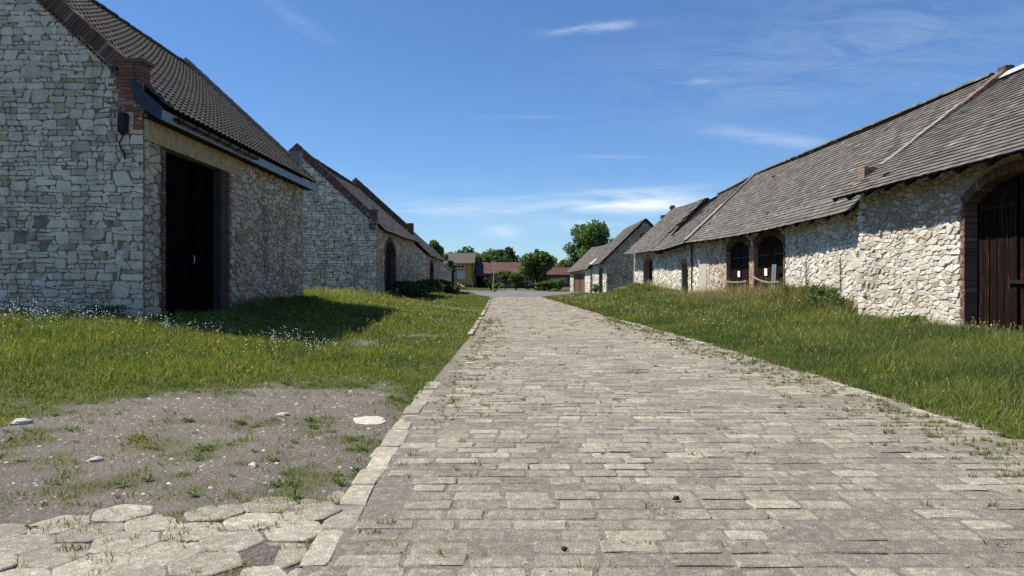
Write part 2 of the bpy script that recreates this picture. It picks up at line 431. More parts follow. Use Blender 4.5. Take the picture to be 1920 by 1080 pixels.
# ------------------------------------------------------------------ roofs
class Roof:
    """bilinear roof face: eave e0->e1, ridge r0->r1, with a gentle sag"""
    def __init__(s, e0, e1, r0, r1, sag=.0, wob=.0, seed=0):
        s.c = [V(p) for p in (e0, e1, r0, r1)]; s.sag = sag; s.wob = wob; s.seed = seed
        s.n = (s.c[1]-s.c[0]).cross(s.c[2]-s.c[0]).normalized()
        if s.n.z < 0: s.n = -s.n
        s.La = ((s.c[1]-s.c[0]).length + (s.c[3]-s.c[2]).length)/2
        s.Ls = ((s.c[2]-s.c[0]).length + (s.c[3]-s.c[1]).length)/2
    def p(s, a, t, h=0.0):
        e = s.c[0].lerp(s.c[1], a); r = s.c[2].lerp(s.c[3], a)
        q = s.wob*nz(a*s.La*.22, t*s.Ls*.3, s.seed) if s.wob else 0
        return e.lerp(r, t) + V((0,0,-s.sag*math.sin(math.pi*min(max(a, 0), 1)))) + s.n*(h+q)
    def sheet(s, mb, mi=0, h=-.03, na=24, nt=8):
        vs = [s.p(i/na, j/nt, h) for j in range(nt+1) for i in range(na+1)]
        mb.add(vs, [(j*(na+1)+i, j*(na+1)+i+1, (j+1)*(na+1)+i+1, (j+1)*(na+1)+i) for j in range(nt) for i in range(na)], mi)
    def flat_tiles(s, mb, tw, th, mi=0, skip=None, up=.028, jit=.006, chip=.02, ragged=0.0, thick=.03):
        nc = int(s.La/tw); nr = int(s.Ls/th)
        for r in range(nr):
            off = .5*(r % 2)
            for c in range(-1, nc+1):
                a0 = (c+off+.022+random.uniform(-.006, .006))/nc; a1 = (c+off+1-.022+random.uniform(-.006, .006))/nc
                if a1 < .01 or a0 > .99: continue
                a0 = max(a0, 0.0); a1 = min(a1, 1.0)
                t0 = (r-.12)/nr; t1 = min(1.0, (r+1.2)/nr)
                if skip and skip((a0+a1)/2, (r+.5)/nr): continue
                if random.random() < chip*.2: continue
                t0 += random.uniform(-.05, .05)/nr
                if r == 0 and ragged: t0 -= random.uniform(0, ragged)/nr
                u0 = up + random.uniform(-jit, jit); u1 = up + random.uniform(-jit, jit)
                if random.random() < chip: u0 += .02; 
                k = random.uniform(-.004, .004)
                vs = [s.p(a0, t0+k, u0), s.p(a1, t0-k, u1), s.p(a1, t1, .004), s.p(a0, t1, .004),
                      s.p(a0, t0+k, u0-thick), s.p(a1, t0-k, u1-thick)]
                mb.add(vs, [(0,1,2,3), (4,5,1,0), (0,3,4), (1,5,2)], mi)
    def wave_tiles(s, mb, tw, th, mi=0, amp=.05, up=.05):
        nc = int(s.La/tw); nr = int(s.Ls/th); K = 8
        prof = [0, .10, .55, .95, 1.0, .75, .3, .06]
        for r in range(nr):
            t0, t1 = (r-.06)/nr, min(1.0, (r+1.1)/nr)
            for c in range(nc):
                j = random.uniform(-.004, .004); j2 = random.uniform(-.006, .006)/nr; vs = []
                for k in range(K+1):
                    a = (c + k/K)/nc; h = amp*prof[k % K]
                    vs += [s.p(a, t0+j2, h+up+j), s.p(a, t1, h*.9), s.p(a, t0+j2, h+up-.03)]
                fs = []
                for k in range(K):
                    b = 3*k
                    fs += [(b, b+3, b+4, b+1), (b+2, b+5, b+3, b)]
                mb.add(vs, fs, mi)
def ridge_row(root, a, b, mat, r=.12, L=.36, sag=0.0, miss=0.0):
    mb = MB(); a, b = V(a), V(b); n = int((b-a).length/L); d = (b-a).normalized(); side = d.cross(V((0,0,1))).normalized()
    for k in range(n):
        if random.random() < miss: continue
        c = a.lerp(b, (k+.5)/n) + V((0,0,-sag*math.sin(math.pi*(k+.5)/n) + random.uniform(-.015, .015)))
        vs = []; rr = r*random.uniform(.93, 1.05)
        for q, e in ((-1, 0.0), (1, .02)):
            for i in range(7):
                an = math.pi*(i/6)
                vs.append(c + d*(q*L*.53) + side*((rr+e)*math.cos(an)) + V((0,0,(rr+e)*math.sin(an)*.9 - .03)))
        mb.add(vs, [(i, i+1, 8+i, 7+i) for i in range(6)] + [tuple(range(7)), tuple(range(13, 6, -1))])
    return mb.build('ridge_cap', mat, root)
def coping(mb, p0, p1, thick, w0, w1, ydir, course=.083, mi=0, cap=None, capmi=0):
    """sloping brick coping: bricks on edge from p0 up to p1; w0..w1 range along ydir"""
    p0, p1 = V(p0), V(p1); d = (p1-p0); L = d.length; d.normalize(); y = V(ydir).normalized(); n = y.cross(d)
    if n.z < 0: n = -n
    k = int(L/course)
    for i in range(k):
        c = p0.lerp(p1, (i+.5)/k) - n*(thick/2*.97 + random.uniform(-.012, .012)) + y*((w0+w1)/2)
        mb.box(c, d*(L/k/2-.007), n*(thick/2*random.uniform(.95, 1.03)), y*((w1-w0)/2+random.uniform(-.012, .01)), mi)
    core = p0.lerp(p1, .5) - n*(thick/2) + y*((w0+w1)/2)
    mb.box(core, d*(L/2-.01), n*(thick/2-.03), y*((w1-w0)/2-.03), capmi)
def pier(mb, x0, x1, y0, y1, z0, z1, mi=0, h=.085, core=None, bl=.25):
    """brick pier block"""
    v = z0; k = 0
    while v < z1-.01:
        hh = min(h, z1-v)
        for (a0, a1, ax) in ((x0, x1, 'x'),):
            n = max(1, round((a1-a0)/bl)); off = .5*(k % 2)
            ed = sorted(set([a0, a1] + [a0+(i+off)*(a1-a0)/n for i in range(n+1) if a0+.04 < a0+(i+off)*(a1-a0)/n < a1-.04]))
            for e0, e1 in zip(ed, ed[1:]):
                j = lambda: random.uniform(-.012, .012)
                mb.abox(e0+.005, e1-.005, y0+j(), y1+j(), v+.006, v+hh-.006, mi)
        v += h; k += 1
    if core is not None: mb.abox(x0+.02, x1-.02, y0+.03, y1-.03, z0, z1-.02, core)
# ------------------------------------------------------------------ terrain heights
RL = [(2, -1.10), (4, -1.15), (10, -1.27), (21, -1.22), (43, -1.53), (72, -2.1), (82, -2.3)]     # road's left edge
RR = [(2, 5.0), (7, 5.02), (12, 5.12), (20, 5.0), (35, 4.4), (57, 3.8), (72, 3.5), (82, 3.3)]     # road's right edge
ROAD_END = 79.0
def far_rise(x, y):
    return .62*sst(84, 121, y)*(1-.75*sst(2.5, 8.5, x)*(1-sst(118, 126, y)))
def gz(x, y):
    fade = 1-.75*sst(66, 84, y)
    z = far_rise(x, y)
    z += .56*sst(5.4, 10.6, x)*sst(3, 13, y)*fade*(.38+.62*sst(22, 31, y))
    z += .62*math.exp(-((x-10.4)/1.5)**2 - ((y-58)/5.5)**2)
    z += .60*sst(-2.9, -8.3, x)*sst(7.5, 15.5, y)*fade + .16*sst(19, 28, y)*sst(-1.8, -4.2, x)*sst(-8.3, -5, x)*fade + .12*sst(-8.5, -12, x)*sst(8, 15, y)*fade
    z += .10*math.exp(-((x+5)/2.5)**2 - ((y-29)/3)**2)
    if -1.9 < x < 5.6 and y < ROAD_END+3:
        l, r = pw(RL, y), pw(RR, y)
        e = min(sst(l-.25, l+.15, x), 1-sst(r-.15, r+.25, x)); z -= .05*e
    off = sst(0, 1, max(pw(RL, y)-x, x-pw(RR, y)))
    if y > ROAD_END: off = .3*(1-sst(ROAD_END, 84, y)) + .0
    z += off*(.05*nz(x*.35, y*.35) + .018*nz(x*1.7, y*1.7, 4))
    return z

# ------------------------------------------------------------------ left barn, nearest
def planes_gable(u0, u1, zl, peak_u, zp, m=.0):
    """keep below the two slopes and between the side edges"""
    s = (zp-zl)/(peak_u-u0); n = math.hypot(s, 1)
    return [(u0+m, 0, -1, 0), (u1-m, 0, 1, 0), (u0, zl-m, -s/n, 1/n), (u1, zl-m, s/n, 1/n)]

b = thing('stone_barn', 'large limestone barn nearest on the left, wavy brown roof tiles and tall black door', 'barn', (-13.4, 17.0, .5))
FG = (V((-8.69, 17, 0)), V((-1, 0, 0)), V((0, -1, 0)))
FS = (V((-8.69, 17, 0)), V((0, 1, 0)), V((1, 0, 0)))
mb = MB()
wall_sheet(mb, FG, 0, 9.4, .2, [(0, 6.3), (.30, 6.3), (4.71, 10.36), (9.1, 6.3), (9.4, 6.3)], [])
pl = planes_gable(.012, 9.4, 6.12, 4.71, 10.22)
polys = coursed(-.1, 9.6, .35, 10.4, .075, .22, .055, (1.1, 3.3))
polys = [p for p in polys if not (nz(cen(p)[0]*.55, cen(p)[1]*.8, 6) > .30 and random.random() < .25)]
polys = [clip(p, .62+.16*math.sin(cen(p)[1]*5), 0, -1, 0) for p in polys]; polys = [p for p in polys if len(p) > 2]
quoins = [clip(p, .62+.16*math.sin(cen(p)[1]*5), 0, 1, 0) for p in coursed(0, 1.2, .35, 6.2, .17, .30, .015, (1.5, 2.6))]; polys += [p for p in quoins if len(p) > 2]
lay_stones(mb, FG, polys, pl, [], depth=.034, bev=.016, gap=.006)
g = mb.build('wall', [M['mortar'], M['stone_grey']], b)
mb = MB()
o = op(.97, 4.93, 4.97)
wall_sheet(mb, FS, 0, 12.9, .2, [(0, 5.75), (12.9, 5.75)], [o], .30)
lay_stones(mb, FS, voronoi(-.2, 13.1, .2, 5.7, .30, .20), [(.01, 0, -1, 0), (12.89, 0, 1, 0), (0, 5.6, 0, 1)], [o], depth=.04, bev=.028, gap=.012, m=.18)
mb.build('wall', [M['mortar_dark'], M['stone_rubble']], b)
mb = MB()   # hidden walls of the shell
mb.add([(-18.1, 17, .2), (-18.1, 29.9, .2), (-18.1, 29.9, 6.3), (-18.1, 17, 6.3)], [(0,1,2,3)])
mb.add([(-18.1, 29.9, .2), (-8.69, 29.9, .2), (-8.69, 29.9, 6.2), (-13.4, 29.9, 10.6), (-18.1, 29.9, 6.2)], [(0,1,2,3,4)])
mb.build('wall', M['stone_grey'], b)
for s_, k_ in ((-1, dict(short=.13, long=.2)), (1, dict(short=.14, long=.26))):
    mb = MB(); jamb(mb, FS, o, s_, .3, **k_); mb.build('brick_jamb', M['brick_shaded'], b)
mb = MB(); mb.box(PT(FS, 2.98, 5.22, .03), FS[1]*2.97, V((0,0,.25)), FS[2]*.04); mb.build('lintel', M['plaster'], b)
mb = MB(); mb.box(PT(FS, 4.68, 2.62, -.10), FS[1]*.23, V((0,0,2.34)), FS[2]*.12); mb.build('door_post', M['post_grey'], b)
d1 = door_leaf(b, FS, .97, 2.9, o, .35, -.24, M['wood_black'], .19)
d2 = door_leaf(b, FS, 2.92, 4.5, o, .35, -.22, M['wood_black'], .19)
for dd, ua, ub in ((d1, 1.0, 2.85), (d2, 2.98, 4.45)):
    for v in (4.02, 1.45): strap(dd, FS, ua, ub, v, -.195, 'wood_black', .05)
mb = MB(); mb.tube([PT(FS, 2.98, 2.35, -.19), PT(FS, 2.98, 2.33, -.12), PT(FS, 2.98, 2.15, -.12), PT(FS, 2.98, 2.12, -.19)], .012); mb.build('handle', M['galv'], d2)
# roof
R = Roof((-8.14, 17.02, 5.74), (-8.14, 30.4, 5.74), (-13.4, 17.32, 10.52), (-13.4, 29.62, 10.52))
mb = MB(); R.sheet(mb, 1, -.05); R.wave_tiles(mb, .27, .30)
mb.add([(-13.4, 17.3, 10.5), (-13.4, 29.6, 10.5), (-18.6, 29.6, 5.75), (-18.6, 17.3, 5.75)], [(0,1,2,3)], 0)
rf = mb.build('roof', [M['tile_brown'], M['void']], b)
ORG[rf.name] = ORG[b.name]
ridge_row(rf, (-13.4, 17.4, 10.56), (-13.4, 29.6, 10.56), M['tile_brown'], .14, .38)
# brick parapets on both gables
mb = MB()
coping(mb, (-9.12, 17.0, 6.88), (-13.4, 17.0, 10.84), .34, -.05, .36, (0,1,0), mi=0, capmi=1)
coping(mb, (-17.7, 17.0, 6.88), (-13.4, 17.0, 10.84), .34, -.05, .36, (0,1,0), mi=0, capmi=1)
for k in range(46):      # a lower stretcher course following the slope
    p = V((-9.2, 0, 6.42)).lerp(V((-13.3, 0, 10.24)), (k+.5)/46); mb.box((p.x, 16.98, p.z), V((-.055, 0, .05)), V((.02, 0, .022)), V((0, .045, 0)), 0)
mb.abox(-9.3, -8.66, 16.92, 17.42, 6.80, 6.88, 0)
pier(mb, -9.27, -8.90, 16.94, 17.38, 5.62, 6.80, 2, core=1); pier(mb, -8.895, -8.72, 16.96, 17.38, 5.62, 6.80, 0, core=0)
for k, (w, v) in enumerate(((.62, 6.35), (.75, 6.265), (.5, 6.18), (.66, 6.095), (.52, 5.92), (.78, 5.835), (.46, 5.75), (.7, 5.665))):
    pier(mb, -9.02-w+.25, -9.02, 16.955, 17.05, v-.04, v+.04, 2)
pier(mb, -8.92, -8.70, 16.955, 17.1, 5.2, 5.62, 2)
mb.build('brick_parapet', [M['brick_dark'], M['cement'], M['brick']], b)
mb = MB()
coping(mb, (-9.12, 29.55, 6.88), (-13.4, 29.55, 10.86), .36, 0, .36, (0,1,0), mi=0, capmi=0)
coping(mb, (-17.7, 29.55, 6.88), (-13.4, 29.55, 10.86), .36, 0, .36, (0,1,0), mi=0, capmi=0)
mb.abox(-9.12, -8.70, 29.5, 29.94, 5.9, 7.0, 0)
mb.build('brick_parapet', M['cement'], b)
# eaves: fascia, end board, soffit, gutter
mb = MB(); mb.abox(-8.27, -8.235, 16.92, 30.45, 5.44, 5.69); mb.build('fascia_board', M['fascia'], b)
mb = MB(); y0, y1 = 16.87, 16.915
pp = [(-9.0, 6.42), (-8.86, 5.98), (-8.62, 5.66), (-8.24, 5.42), (-8.2, 5.72)]
mb.add([(x, y0, z) for x, z in pp] + [(x, y1, z) for x, z in pp], [(0,1,2,3,4), (9,8,7,6,5)] + [(i, (i+1) % 5, 5+(i+1) % 5, 5+i) for i in range(5)])
mb.build('end_board', M['fascia_dark'], b)
mb = MB(); mb.abox(-8.69, -8.275, 16.93, 30.3, 5.475, 5.50); mb.build('soffit', M['wood_dark'], b)
mb = MB(); n = 9
for a0, a1 in (((17.5, 23.0)),):
    vs = []
    for y in (a0, a1):
        for r_ in (.085, .075):
            for i in range(n): an = math.pi + math.pi*i/(n-1); vs.append((-8.14 + r_*math.cos(an), y, 5.60 + r_*math.sin(an)))
    fs = []
    for i in range(n-1): fs += [(i, i+1, 2*n+i+1, 2*n+i), (n+i, 3*n+i, 3*n+i+1, n+i+1), (i, n+i, n+i+1, i+1), (2*n+i, 2*n+i+1, 3*n+i+1, 3*n+i)]
    fs += [tuple(range(n)), tuple(range(3*n-1, 2*n-1, -1))]
    mb.add(vs, fs)
gt = mb.build('gutter', M['gutter'], b)
for k in range(8):
    y = 17.7 + k*.73; m2 = MB()
    m2.tube([(-8.14+.096*math.cos(math.pi+math.pi*i/8), y, 5.60+.096*math.sin(math.pi+math.pi*i/8)) for i in range(9)] , .014, 5)
    m2.build('gutter_bracket', M['iron'], gt)
mb = MB(); mb.abox(-9.22, -9.03, 16.82, 16.985, 5.12, 5.58); mb.abox(-9.20, -9.05, 16.80, 16.82, 5.16, 5.54); mb.abox(-9.17, -9.08, 16.84, 16.9, 5.07, 5.12)
mb.build('junction_box', M['iron'], b)
mb = MB(); mb.tube([(-9.13, 16.9, 5.1), (-9.15, 16.9, 4.98), (-9.22, 16.91, 4.9), (-9.20, 16.93, 4.75), (-9.12, 16.93, 4.66), (-9.10, 16.94, 4.5)], .018); mb.build('cable', M['iron'], b)

# ------------------------------------------------------------------ left barn, second
b = thing('stone_barn', 'white limestone barn behind the nearest left one, narrow arched doorway and brick edged gable', 'barn', (-13.5, 46, .5))
FG = (V((-8.6, 45.9, 0)), V((-1, 0, 0)), V((0, -1, 0)))
ax = V((.5, 13.5, 0)).normalized()
FS = (V((-8.6, 45.9, 0)), ax, V((ax.y, -ax.x, 0)))
mb = MB()
wall_sheet(mb, FG, 0, 10.2, .2, [(0, 5.7), (.4, 5.7), (5.1, 10.0), (9.8, 5.7), (10.2, 5.7)], [])
holes = [(-12.6+0, 4.25), (-11.32, 4.22), (-11.0, 3.23), (-12.9, 2.38), (-11.45, 2.25), (-10.5, 2.25), (-10.45, 3.1)]
lay_stones(mb, FG, coursed(-.2, 10.4, .3, 10.2, .11, .25, .05, (1.1, 3.2)), planes_gable(.012, 10.2, 5.6, 5.1, 9.95), [], depth=.04, bev=.02, gap=.012)
for x, z in holes: q = -8.6-x; mb.box(PT(FG, q, z, .03), FG[1]*.06, V((0,0,.05)), FG[2]*.02, 2)
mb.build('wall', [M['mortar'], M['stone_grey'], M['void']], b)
mb = MB(); o = op(2.25, 5.75, 3.55, 4.4)
wall_sheet(mb, FS, 0, 13.5, .2, [(0, 5.3), (13.5, 5.3)], [o], .45)
lay_stones(mb, FS, voronoi(-.2, 13.7, .3, 5.2, .38, .27), [(.01, 0, -1, 0), (13.49, 0, 1, 0), (0, 5.1, 0, 1)], [o], depth=.045, bev=.03, gap=.014, m=.2, lod=True)
mb.build('wall', [M['mortar_dark'], M['stone_rubble']], b)
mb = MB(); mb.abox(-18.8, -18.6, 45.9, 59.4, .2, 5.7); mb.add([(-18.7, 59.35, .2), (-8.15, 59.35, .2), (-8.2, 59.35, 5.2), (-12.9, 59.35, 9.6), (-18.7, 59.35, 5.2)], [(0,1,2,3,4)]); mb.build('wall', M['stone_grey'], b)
for s_ in (-1, 1): mb = MB(); jamb(mb, FS, o, s_, .3); mb.build('brick_jamb', M['brick_dark'], b)
mb = MB(); arch_ring(mb, FS, o); mb.build('brick_arch', M['brick_dark'], b)
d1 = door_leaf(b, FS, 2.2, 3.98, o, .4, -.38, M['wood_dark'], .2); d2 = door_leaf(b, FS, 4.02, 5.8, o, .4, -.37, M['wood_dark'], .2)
for dd, ua, ub in ((d1, 2.3, 3.9), (d2, 4.1, 5.7)):
    for v in (3.2, 1.4): strap(dd, FS, ua, ub, v, -.345)
R = Roof((-8.14, 46.25, 4.98), (-7.62, 59.2, 4.98), (-13.7, 46.25, 10.12), (-12.85, 59.2, 9.55), .06, .05, 3)
mb = MB(); R.sheet(mb, 1, -.05); R.flat_tiles(mb, .36, .28, up=.035)
mb.add([(-13.7, 46.2, 10.1), (-12.85, 59.2, 9.5), (-18.6, 59.2, 5.0), (-19, 46.2, 5.0)], [(0,1,2,3)], 0)
rf = mb.build('roof', [M['tile_dark'], M['void']], b)
ridge_row(rf, (-13.7, 46.3, 10.16), (-12.85, 59.2, 9.58), M['tile_dark'], .13, .4)
mb = MB()
coping(mb, (-9.05, 45.9, 6.22), (-13.7, 45.9, 10.5), .36, -.06, .36, (0,1,0), capmi=1)
coping(mb, (-18.4, 45.9, 6.22), (-13.7, 45.9, 10.5), .36, -.06, .36, (0,1,0), capmi=1)
for k in range(26):
    p = V((-9.1, 0, 5.72)).lerp(V((-13.6, 0, 9.85)), (k+.5)/26); mb.box((p.x, 45.87, p.z), V((-.09, 0, .082)), V((.035, 0, .038)), V((0, .05, 0)), 0)
pier(mb, -9.12, -8.63, 45.84, 46.3, 4.98, 6.18, 0, core=1); mb.abox(-9.18, -8.6, 45.82, 46.3, 6.18, 6.27, 0)
mb.build('brick_parapet', [M['brick_dark'], M['cement']], b)
mb = MB()
coping(mb, (-8.5, 59.2, 6.3), (-12.85, 59.2, 10.25), .5, 0, .35, (0,1,0)); coping(mb, (-17.6, 59.2, 6.0), (-12.85, 59.2, 10.25), .36, 0, .35, (0,1,0))
pier(mb, -8.62, -8.12, 59.15, 59.6, 4.95, 6.5, 0, core=0)
mb.build('brick_parapet', M['brick_dark'], b)
mb = MB(); mb.box(V((-7.95, 52.7, 4.86)), V((.25, 6.5, 0)), V((.04, -.002, 0)), V((0,0,.03)));  mb.build('soffit', M['wood_dark'], b)

# ------------------------------------------------------------------ left barn, third and the last low gable
b = thing('stone_barn', 'lowest tiled limestone barn on the left, slim dark arched door near the yellow house', 'barn', (-12, 67.5, .4))
FG = (V((-8.0, 67.5, 0)), V((-1, 0, 0)), V((0, -1, 0))); FS = (V((-8.0, 67.5, 0)), V((0, 1, 0)), V((1, 0, 0)))
mb = MB(); wall_sheet(mb, FG, 0, 8.6, .0, [(0, 4.2), (4.3, 8.15), (8.6, 4.2)], [])
lay_stones(mb, FG, coursed(-.2, 8.8, .1, 8.2, .16, .32, .04, (1., 2.8)), planes_gable(.012, 8.6, 4.15, 4.3, 8.1), [], depth=.045, bev=.03, gap=.014, lod=True)
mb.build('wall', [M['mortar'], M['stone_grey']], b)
mb = MB(); o = op(2.2, 5.6, 2.9, 3.6); wall_sheet(mb, FS, 0, 13.5, 0, [(0, 4.3), (13.5, 4.3)], [o], .45)
lay_stones(mb, FS, voronoi(-.2, 13.7, .1, 4.3, .45, .32), [(.01, 0, -1, 0), (13.49, 0, 1, 0), (0, 4.1, 0, 1)], [o], depth=.05, bev=.03, gap=.016, m=.2, lod=True)
mb.build('wall', [M['mortar_dark'], M['stone_rubble']], b)
mb = MB(); mb.abox(-16.6, -16.4, 67.5, 81, 0, 4.2); mb.add([(-16.5, 81, 0), (-8, 81, 0), (-8, 81, 4.2), (-12.3, 81, 8.15), (-16.5, 81, 4.2)], [(0,1,2,3,4)]); mb.build('wall', M['stone_grey'], b)
for s_ in (-1, 1): mb = MB(); jamb(mb, FS, o, s_, .2); mb.build('brick_jamb', M['brick_dark'], b)
mb = MB(); arch_ring(mb, FS, o); mb.build('brick_arch', M['brick_dark'], b)
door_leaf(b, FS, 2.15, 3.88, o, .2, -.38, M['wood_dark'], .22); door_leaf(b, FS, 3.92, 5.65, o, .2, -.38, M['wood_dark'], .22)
R = Roof((-7.55, 67.15, 4.12), (-7.55, 81.3, 4.12), (-12.3, 67.15, 8.5), (-12.3, 81.3, 8.5), .05, .05, 5)
mb = MB(); R.sheet(mb, 1, -.06); R.flat_tiles(mb, .42, .32, up=.04)
mb.add([(-12.3, 67.15, 8.48), (-12.3, 81.3, 8.48), (-17, 81.3, 4.1), (-17, 67.15, 4.1)], [(0,1,2,3)], 0)
mb.build('roof', [M['tile_dark'], M['void']], b)

b = thing('stone_outbuilding', 'small roofless limestone gable with sloping top beyond the third left barn', 'outbuilding', (-8.5, 88, .2))
FG = (V((-7.35, 88, 0)), V((-1, 0, 0)), V((0, -1, 0)))
mb = MB(); wall_sheet(mb, FG, 0, 4.4, 0, [(0, 3.15), (4.4, 5.7)], [])
lay_stones(mb, FG, coursed(-.2, 4.6, .1, 5.8, .18, .34, .04, (1., 2.8)), [(.012, 0, -1, 0), (4.4, 0, 1, 0), (0, 3.1, -.5, .86)], [], depth=.05, bev=.03, gap=.015, lod=True)
mb.abox(-11.75, -7.36, 88.02, 88.5, 0, 3.0); mb.abox(-7.85, -7.36, 88.5, 97, 0, 3.0)
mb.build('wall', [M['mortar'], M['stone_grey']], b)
mb = MB(); mb.box((-9.5, 88.2, 4.45), V((2.25, 0, -1.3)), V((0, .35, 0)), V((.02, 0, .035))); mb.build('coping', M['cement'], b)
mb = MB(); mb.abox(-7.33, -7.1, 87.85, 88.1, 0, 3.1); mb.build('corner_post', M['wood_dark'], b)

# ------------------------------------------------------------------ right row, nearest barn
b = thing('stone_barn', 'nearest barn of the right row, sunlit cream stone with huge arched brown plank door', 'barn', (14, 18, .4))
FS = (V((12.2, 11, 0)), V((0, 1, 0)), V((-1, 0, 0)))
mb = MB(); o = op(4.55, 8.35, 3.72, 4.30); r1p = voronoi(-.2, 14.4, .0, 5.0, .30, .14)
wall_sheet(mb, FS, 0, 14.2, -.1, [(0, 5.02), (14.2, 5.02)], [o], .42)
lay_stones(mb, FS, [p for p in r1p if cen(p)[1] < 3.25+.25*nz(cen(p)[0]*.7, 1)], [(.01, 0, -1, 0), (14.19, 0, 1, 0)], [o], depth=.038, bev=.014, gap=.006, m=.2, drop=.012)
lay_stones(mb, FS, [p for p in r1p if cen(p)[1] >= 3.25+.25*nz(cen(p)[0]*.7, 1)], [(.01, 0, -1, 0), (14.19, 0, 1, 0), (0, 4.95, 0, 1)], [o], depth=.03, bev=.016, gap=.028, m=.2, drop=.12, mi=2)
v = .05; k = 0
while v < 4.75:
    h_ = random.uniform(.17, .27); w_ = random.uniform(.42, .55) if k % 2 else random.uniform(.24, .34)
    add_stone(mb, FS, [(14.20-w_, v), (14.20, v), (14.20, v+h_), (14.20-w_, v+h_)], .10, .02, .006, 1, False); v += h_; k += 1
mb.build('wall', [M['mortar_warm'], M['stone_cream'], M['stone_rubble']], b)
mb = MB(); mb.add([(12.2, 25.2, .2), (22.2, 25.2, .2), (22.2, 25.2, 5), (17.2, 25.2, 8.6), (12.2, 25.2, 5)], [(0,1,2,3,4)])
FE = (V((12.2, 25.2, 0)), V((1, 0, 0)), V((0, 1, 0)))
lay_stones(mb, FE, coursed(0, 1.2, .25, 4.9, .16, .3, .03, (1., 2.)), [(.0, 0, -1, 0), (1.1, 0, 1, 0)], [], depth=.05, bev=.03, gap=.01, mi=0)
mb.add([(12.2, 11, .2), (22.2, 11, .2), (22.2, 11, 5), (17.2, 11, 8.6), (12.2, 11, 5)], [(0,1,2,3,4)]); mb.add([(22.2, 11, .2), (22.2, 25.2, .2), (22.2, 25.2, 5), (22.2, 11, 5)], [(0,1,2,3)])
mb.build('wall', M['stone_cream'], b)
for s_, k_ in ((-1, {}), (1, dict(long=.22, short=.12))): mb = MB(); jamb(mb, FS, o, s_, .0, d0=-.40, **k_); mb.build('brick_jamb', M['brick_shaded'], b)
mb = MB(); arch_ring(mb, FS, o, -.38, .05, .25, .085); mb.build('brick_arch', M['brick_dark'], b)  # arch gets the dark brick to paint in its shade
d1 = door_leaf(b, FS, 4.5, 6.75, o, .12, -.36, M['wood_brown'], .15); d2 = door_leaf(b, FS, 6.83, 8.4, o, .12, -.33, M['wood_brown'], .15)
for dd, ua, ub in ((d1, 4.6, 6.6), (d2, 6.9, 8.3)):
    for v in (3.55,): strap(dd, FS, ua, ub, v, -.30, 'wood_dark', .05)
mb = MB(); mb.box(PT(FS, 6.6, 1.62, -.28), FS[1]*.5, V((0,0,.045)), FS[2]*.03); mb.box(PT(FS, 6.25, 1.5, -.26), FS[1]*.04, V((0,0,.16)), FS[2]*.03); mb.build('latch_bar', M['wood_dark'], d2)
R = Roof((11.35, 10.6, 4.55), (11.35, 25.42, 4.55), (17.2, 10.6, 8.78), (17.2, 25.05, 8.78), .0, .025, 8)
mb = MB(); R.sheet(mb, 1, -.06); R.flat_tiles(mb, .36, .235, up=.050, jit=.004, chip=.008)
mb.add([(17.2, 10.6, 8.76), (17.2, 25.0, 8.76), (23, 25.0, 4.55), (23, 10.6, 4.55)], [(0,1,2,3)], 0)
rf = mb.build('roof', [M['tile_grey'], M['void']], b)
mb = MB()
pr = [(-.32, 8.69), (-.30, 8.71), (-.05, 8.93), (0, 8.96), (.05, 8.93), (.30, 8.71), (.32, 8.69)]
mb.add([(17.2+a_, y_, z_) for y_ in (10.6, 25.0) for a_, z_ in pr], [(i, i+1, 8+i, 7+i) for i in range(6)]); mb.build('ridge_cap', M['galv'], rf)
mb = MB(); a_, c_ = V((11.36, 25.45, 4.50)), V((13.7, 25.40, 6.19)); mb.box((a_+c_)/2, (c_-a_)/2, V((0, .02, 0)), V((-.04, 0, .06))); mb.build('eave_shadow_strip', M['wood_dark'], b)  # dark strip added as the shadow line under the roof end
for k in range(12):
    y = 11.3 + k*1.2; m2 = MB(); s_ = (R.c[2]-R.c[0]).normalized(); p_ = R.p((y-10.6)/14.8, 0, -.14); m2.box(p_+s_*.62, s_*.6, V((0, .06, 0)), R.n*.06); m2.build('rafter', M['wood_dark'], b)
mb = MB()
coping(mb, (12.9, 25.02, 5.74), (15.6, 25.02, 7.84), .22, .0, .34, (0,1,0), .16, 1, capmi=1)
coping(mb, (15.6, 25.02, 7.78), (17.35, 25.02, 9.20), .30, -.02, .38, (0,1,0), .085, 0, capmi=1)
pier(mb, 17.12, 17.45, 24.98, 25.42, 8.55, 9.16, 2, core=1)
pier(mb, 12.22, 12.68, 24.98, 25.45, 5.0, 5.62, 0, core=1)
coping(mb, (13.0, 25.0, 5.80), (13.9, 25.0, 6.5), .2, -.05, .2, (0,1,0), .085, 0, capmi=1)
mb.build('brick_parapet', [M['brick_mixed'], M['cement'], M['brick_dark']], b)

# ------------------------------------------------------------------ right row, second barn with the twin arches
b = thing('stone_barn', 'long stone barn in the right row with twin arched doorways side by side', 'barn', (14.5, 37, .5))
WX = 12.62; FS = (V((WX, 25.4, 0)), V((0, 1, 0)), V((-1, 0, 0))); Lw = 48.5-25.4
oa = op(33.4-25.4, 37.45-25.4, 3.45, 3.94); ob_ = op(38.2-25.4, 42.2-25.4, 3.45, 3.94)
mb = MB(); wall_sheet(mb, FS, 0, Lw, .2, [(0, 4.9), (Lw, 4.9)], [oa, ob_], .24)
pol = voronoi(-.2, Lw+.2, .3, 4.9, .34, .16)
pA = [p for p in pol if cen(p)[0] < 17.0]; pB = [p for p in pol if 16.6 <= cen(p)[0] < 21.1]
lay_stones(mb, FS, pA, [(.01, 0, -1, 0), (0, 4.85, 0, 1)], [oa, ob_], depth=.042, bev=.016, gap=.007, m=.2, drop=.012)
